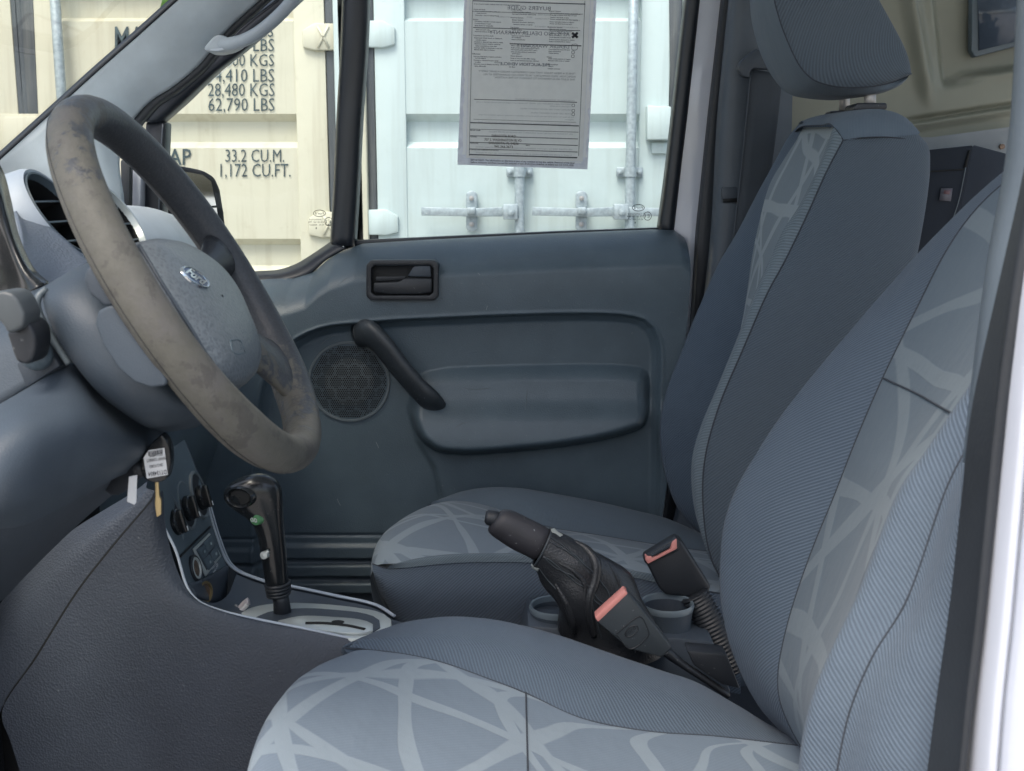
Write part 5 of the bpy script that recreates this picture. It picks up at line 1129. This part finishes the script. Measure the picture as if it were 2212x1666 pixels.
# cup holders
for (u, v, rr) in ((1201, 1312, .0345), (1441, 1306, .0345)):
    c = P(u, v, 1.385)
    ch = lat('cup_holder', [(rr*.86, -.10), (rr*.93, -.02), (rr*1.0, -.004)], c, Vector((0, 0, 1)), M['column'], con, 48)
    lat('cup_rim', [(rr*1.0, -.005), (rr*1.04, .0), (rr*1.0, .004), (rr*.93, .003), (rr*.90, -.004)], c, Vector((0, 0, 1)), M['rim'], ch, 48)
    lat('cup_bore', [(rr*.905, -.004), (rr*.82, -.09), (.001, -.092)], c, Vector((0, 0, 1)), M['plastic_dark'], ch, 48)
put('rear_tray', prism(pts([(1140, 1352, 1.34), (1540, 1385, 1.34), (1580, 1500, 1.34), (1100, 1500, 1.34)]), Vector((0, .10, 0)), .004), M['plastic_dark'], con)
put('belt_bracket', prism(pts([(1484, 1406), (1570, 1414), (1600, 1490), (1560, 1480), (1500, 1440)], 1.25), Vector((0, .03, 0)), .003), M['black'], con)

# gear lever
gl = thing('gear_lever', 'glossy black gear lever with pistol grip and green button', 'gear lever', P(611, 1345, 1.285))
rows = pxring([((592, 1350), (634, 1348), 1.285, .011), ((590, 1300), (625, 1298), 1.285, .010), ((586, 1284), (622, 1280), 1.285, .010)], 18)
put('shaft', grid_mesh(rows, closeu=True, caps=True), M['black'], gl)
rows = pxring([((576, 1284), (626, 1276), 1.285, .013), ((574, 1262), (622, 1256), 1.285, .0135), ((570, 1240), (621, 1236), 1.285, .0140), ((563, 1190), (619, 1190), 1.285, .0150), ((555, 1150), (615, 1150), 1.285, .0160), ((543, 1124), (613, 1122), 1.285, .0175), ((514, 1105), (612, 1097), 1.285, .0195), ((490, 1091), (611, 1078), 1.285, .0205), ((481, 1074), (610, 1058), 1.285, .0205), ((484, 1056), (603, 1042), 1.285, .0195), ((500, 1040), (590, 1031), 1.285, .0165), ((525, 1029), (571, 1024.5), 1.285, .011), ((545, 1025), (556, 1023.5), 1.285, .002)], 24)
kb = put('grip', grid_mesh(rows, closeu=True, caps=True), M['black_gloss'], gl)
kb.modifiers.new('s', 'SUBSURF').render_levels = 1
for v in (1262, 1269, 1276, 1283):
    rr = pxring([((575+(v-1262)*.2, v+2), (625, v-3), 1.285, .0145)], 20)[0]
    tubeo('boot_ring', rr+[rr[0]], .0022, M['black'], gl, 6, dens=44)
cB_ = P(518, 1075, 1.2655); nB_ = Vector((-.30, -.95, -.02)).normalized()
bc = lat('button_collar', [(.0185, -.008), (.0178, .0), (.0162, .0025), (.0145, .001), (.0140, -.003)], cB_, nB_, M['black_gloss'], gl, 36, 1.05, .72)
lat('thumb_button', [(.0145, -.003), (.012, -.0005), (.0005, .0)], cB_, nB_, M['deep'], bc, 30, 1.05, .72)
lat('green_button', [(.0085, -.004), (.0080, .002), (.006, .003), (.0005, .0032)], P(553, 1122, 1.269), Vector((-.55, -.83, .0)), M['green'], gl, 26, 1.1, .85)
xg_, yg_, _ = frame_of(Vector((-.55, -.83, 0)))
oo = P(553, 1122, 1.269)+Vector((-.55, -.83, 0))*.0036
put('button_text', text_mesh([('O/D', oo-xg_*.0055-yg_*.0025, xg_*.011, yg_*.005, .02)]), M['white_tag'], gl, smoothf=False)
lat('screw', [(.0048, -.003), (.0048, .003), (.0, .004)], P(572, 1199, 1.268), Vector((-.3, -.95, .1)), M['silver'], gl, 12)
tubeo('screw_stub', pts([(572, 1198, 1.267), (580, 1190, 1.267)]), .0022, M['silver'], gl, 8)

# handbrake
hbk = thing('handbrake', 'handbrake lever with dark grip and creased black leather boot', 'handbrake', P(1290, 1380, 1.32))
rows = pxring([((1054, 1108), (1050, 1128), 1.315, .004), ((1050, 1105), (1046, 1127), 1.315, .007), ((1056, 1102), (1050, 1133), 1.315, .009), ((1074, 1104), (1064, 1138), 1.315, .009), ((1084, 1110), (1072, 1142), 1.315, .008)], 16)
put('release_button', grid_mesh(rows[1:], closeu=True, caps=True), M['black'], hbk)
rows = pxring([((1078, 1107), (1056, 1136), 1.315, .008), ((1087, 1101), (1052, 1146), 1.315, .013), ((1100, 1100), (1060, 1156), 1.315, .0155), ((1118, 1107), (1078, 1168), 1.315, .016), ((1145, 1121), (1110, 1190), 1.315, .0165), ((1180, 1138), (1142, 1202), 1.315, .017), ((1200, 1150), (1160, 1218), 1.315, .017)], 22)
hg = put('grip', grid_mesh(rows, closeu=True, caps=True), M['grip'], hbk); hg.modifiers.new('s', 'SUBSURF').render_levels = 1
rg = pxring([((1192, 1143), (1150, 1224), 1.315, .019), ((1200, 1148), (1160, 1236), 1.316, .021), ((1232, 1160), (1168, 1254), 1.318, .024), ((1265, 1176), (1180, 1274), 1.32, .028), ((1300, 1196), (1196, 1296), 1.322, .031), ((1332, 1222), (1206, 1322), 1.325, .034), ((1358, 1250), (1214, 1350), 1.33, .038), ((1384, 1292), (1222, 1372), 1.335, .042), ((1415, 1345), (1226, 1400), 1.34, .046), ((1440, 1400), (1230, 1430), 1.34, .05)], 40)
rng = np.random.default_rng(5)
fine_r = loft([[*r, r[0]] for r in rg], 61, 70); out = []
for i, r in enumerate(fine_r):
    c = sum(r[:-1], Vector())/60
    out.append([])
    for j, p in enumerate(r[:-1]):
        t = j/60*2*math.pi; f = i/69
        k = 1+.055*math.sin(3*t+5.5*f*2)*smooth(0, .3, f)+.075*math.sin(2*t-9*f+1)*smooth(.05, .4, f)+.015*math.sin(7*t+13*f)
        out[-1].append(c+(p-c)*float(k))
bt = put('leather_boot', grid_mesh(out, closeu=True), M['leather'], hbk)
for (j0, tw) in ((47, -6), (46.2, -6), (38, 4)):
    tubeo('stitching', [out[int(i)][int(j0+tw*i/69) % 60]+(out[int(i)][int(j0+tw*i/69) % 60]-sum(out[int(i)], Vector())/60).normalized()*.0006 for i in np.linspace(1, 62, 16)], .0010, M['buckle'], bt, 5, dens=60)
BB = bvh_of(bt)
for l, r_ in (([(1240, 1168), (1268, 1188), (1286, 1216), (1285, 1252), (1273, 1290), (1272, 1326), (1284, 1374)], [.002, .0055, .007, .006, .0055, .005, .004]), ([(1200, 1262), (1222, 1300), (1236, 1340), (1240, 1368)], [.002, .005, .005, .004]), ([(1205, 1215), (1240, 1235), (1262, 1262), (1262, 1300)], [.0015, .003, .004, .002]), ([(1310, 1215), (1335, 1255), (1345, 1300)], [.0015, .0035, .002])):
    q_ = drape(BB, l, -.0015)
    if len(q_) == len(l): tubeo('leather_fold', q_, r_, M['leather'], bt, 12, dens=50)
for l in ([(1186, 1163), (1214, 1182), (1246, 1208), (1275, 1240)], [(1189, 1160), (1218, 1180), (1250, 1205), (1279, 1236)], [(1164, 1228), (1182, 1252), (1202, 1274)], [(1282, 1262), (1279, 1300), (1290, 1345), (1300, 1380)]):
    q_ = drape(BB, l, .0002)
    if len(q_) > 2: tubeo('stitching', q_, .0009, M['buckle'], bt, 5, dens=40)
tubeo('collar_edge', [p for p in rg[0]]+[rg[0][0]], .0016, M['buckle'], bt, 6, dens=60)
plate('frayed_edge', [(1190, 1144), (1198, 1142), (1206, 1150), (1216, 1156), (1210, 1160), (1200, 1153), (1192, 1150)], 1.30, .002, plain('frayed_leather', (.30, .33, .32), .8), bt)
plate('frayed_edge', [(1149, 1218), (1153, 1226), (1164, 1228), (1162, 1236), (1150, 1228), (1147, 1220)], 1.30, .002, plain('frayed_lining', (.22, .25, .25), .8), bt)

# belt buckles
def buckle_solid(front, Y, th, m, parent, name='body', bev=.004):
    return put(name, prism(pts(front, Y), Vector((.0, th, .0)), bev, 3), m, parent)
b1_ = thing('belt_buckle', 'near black belt buckle standing against the driver cushion with embossed oval', 'belt buckle', P(1365, 1345, 1.25), 'seat belt buckles by the handbrake')
fr1 = [(1287, 1341), (1352, 1280), (1360, 1284), (1449, 1396), (1450, 1402), (1430, 1421), (1362, 1403), (1355, 1399)]
bo = buckle_solid(fr1, 1.235, .022, M['buckle'], b1_)
plate('release_tab', [(1285, 1334), (1349, 1276), (1357, 1283), (1292, 1345)], 1.234, .018, M['red'], b1_, .0015)
emf = [(1331, 1370), (1378, 1333), (1386, 1334), (1401, 1368), (1400, 1374), (1362, 1402)]
tubeo('embossed_frame', pts(emf+[emf[0]], 1.2345), .0007, M['black'], bo, 5, dens=60)
ang = math.atan2(-(1333-1370), 47); ccx, ccy = 1364, 1364
tubeo('embossed_oval', [P(ccx+16*math.cos(t)*math.cos(ang)-9*math.sin(t)*math.sin(ang), ccy-16*math.cos(t)*math.sin(ang)-9*math.sin(t)*math.cos(ang), 1.2345) for t in np.linspace(0, 2*math.pi, 26)], .0007, M['black'], bo, 5, dens=50)
oA = P(1354, 1374, 1.2343); put('embossed_text', text_mesh([('Ford', oA, P(1374, 1358, 1.2343)-oA, P(1349, 1367, 1.2343)-oA, .02)]), M['black'], bo, smoothf=False)
tubeo('stalk_strap', pts([(1430, 1400, 1.25), (1470, 1432, 1.255), (1515, 1462, 1.26), (1570, 1500, 1.265)]), [.015, .010, .009, .009], M['black'], b1_, 10, .5, 24)
b2_ = thing('belt_buckle', 'far black belt buckle with open red slot on a pleated sleeve', 'belt buckle', P(1460, 1240, 1.41), 'seat belt buckles by the handbrake')
buckle_solid([(1391, 1207), (1460, 1165), (1472, 1168), (1536, 1268), (1530, 1284), (1516, 1292), (1438, 1286), (1424, 1272)], 1.405, .028, M['black'], b2_, bev=.005)
plate('release_tab', [(1394, 1200), (1400, 1203), (1418, 1202), (1448, 1186), (1452, 1172), (1462, 1165), (1463, 1186), (1400, 1219), (1394, 1210)], 1.399, .010, M['red'], b2_, .0015)
plate('slot_frame', [(1391, 1204), (1460, 1162), (1468, 1166), (1468, 1190), (1398, 1222), (1391, 1214)], 1.402, .02, M['black'], b2_, .003)
for k in range(12):
    t = k/11; u = lerp(1409, 1446, t); v = lerp(1198, 1177, t); plate('slot_rib', [(u-1, v+6), (u+1, v+5), (u+1, v-1), (u-1, v)], 1.397, .004, M['plastic_dark'], b2_)
path = pts([(1500, 1285, 1.40), (1530, 1340, 1.39), (1560, 1400, 1.38), (1585, 1450, 1.37)])
rr = []; pa_ = cr(path, 90)
for i, p in enumerate(pa_):
    t = (pa_[min(i+1, 89)]-pa_[max(i-1, 0)]).normalized(); s_ = Vector((0, 1, 0)); q_ = t.cross(s_).normalized(); k = 1+.10*math.sin(i*2*math.pi/4.2)
    rr.append([p+(q_*math.cos(a)*.0185+s_*math.sin(a)*.011)*k for a in [2*math.pi*j/14 for j in range(14)]])
put('pleated_sleeve', grid_mesh(rr, closeu=True, caps=True), M['black'], b2_)

# key in the ignition
ky = thing('ignition_key', 'black ignition key fob carrying a white barcode label', 'key', P(340, 990, .93))
YK = .90
fob = crp([(349, 938), (362, 955), (368, 985), (366, 1015), (358, 1036), (340, 1043), (318, 1039), (306, 1026), (304, 1005), (308, 985), (322, 962), (349, 938)], 34)[:-1]
put('fob', prism(pts(fob, YK+.004), Vector((0, .012, 0)), .003, 3), M['black_gloss'], ky)
lb = put('paper_label', prism(pts([(310, 989), (321, 973), (355, 968), (362, 1026), (317, 1034)], YK+.0025), Vector((0, .0008, 0))), M['white_tag'], ky, smoothf=False)
it = []
def kt(s, u0, v0, u1, v1, h):
    a = P(u1, v1, YK+.002); b = P(u0, v0, YK+.002); it.append((s, a, b-a, P(u1+1, v1+h, YK+.002)-a, .01))
kt('DT134854', 320, 1021, 359, 1015, 9); kt('2013 FORD', 322, 1006, 351, 1001, 6); kt('TRANSIT CONNECT', 316, 993, 359, 987, 6); kt('DT134854', 323, 984, 350, 979, 5)
put('label_print', text_mesh(it), M['ink'], lb, smoothf=False)
bm = bmesh.new(); u = 320
while u < 351:
    wd = random.choice((.7, 1.2, 2)); v = 969+(351-u)*.16
    bm.faces.new([bm.verts.new(P(a, b, YK+.002)) for a, b in ((u, v+2), (u+wd, v+2), (u+wd+.8, v+11), (u+.8, v+11))]); u += wd+random.choice((.8, 1.3))
put('barcode', bm_mesh(bm), M['ink'], lb, smoothf=False)
tubeo('ignition_stem', pts([(306, 1010, YK+.01), (286, 1020, YK+.03), (250, 1045, YK+.08)]), [.007, .009, .011], M['black'], ky, 12)
put('spare_blade', prism(pts([(334, 1040), (342, 1040), (344, 1072), (348, 1080), (348, 1112), (338, 1118), (334, 1090), (335, 1072)], YK+.006), Vector((0, .003, 0)), .0007), M['brass'], ky)
tg = put('key_tag', prism(pts([(278, 1030), (296, 1026), (294, 1086), (290, 1091), (274, 1084)], YK-.005), Vector((0, .0012, 0)), .0005), M['white_tag'], None, smoothf=False)
solo(tg, 'small blank white plastic tag hanging beside the ignition key', 'tag')
# little clip lying in the tray
cl_ = thing('plastic_clip', 'small pinkish white plastic clip lying in the console tray', 'clip', PZ(520, 1312, ZC-.50))
tubeo('clip_arm', pts([(504, 1322, 1.30), (516, 1316, 1.30), (530, 1302, 1.30), (537, 1299, 1.30)]), [.0045, .0035, .0035, .005], plain('pinkish_plastic', (.55, .50, .51), .5), cl_, 10)
tubeo('clip_arm', pts([(508, 1326, 1.295), (522, 1318, 1.295), (534, 1306, 1.295)]), [.0035, .003, .003], plain('white_plastic', (.62, .60, .60), .5), cl_, 8)
tubeo('clip_foot', pts([(505, 1318, 1.30), (512, 1308, 1.30)]), .0028, M['steel_grey'], cl_, 8)
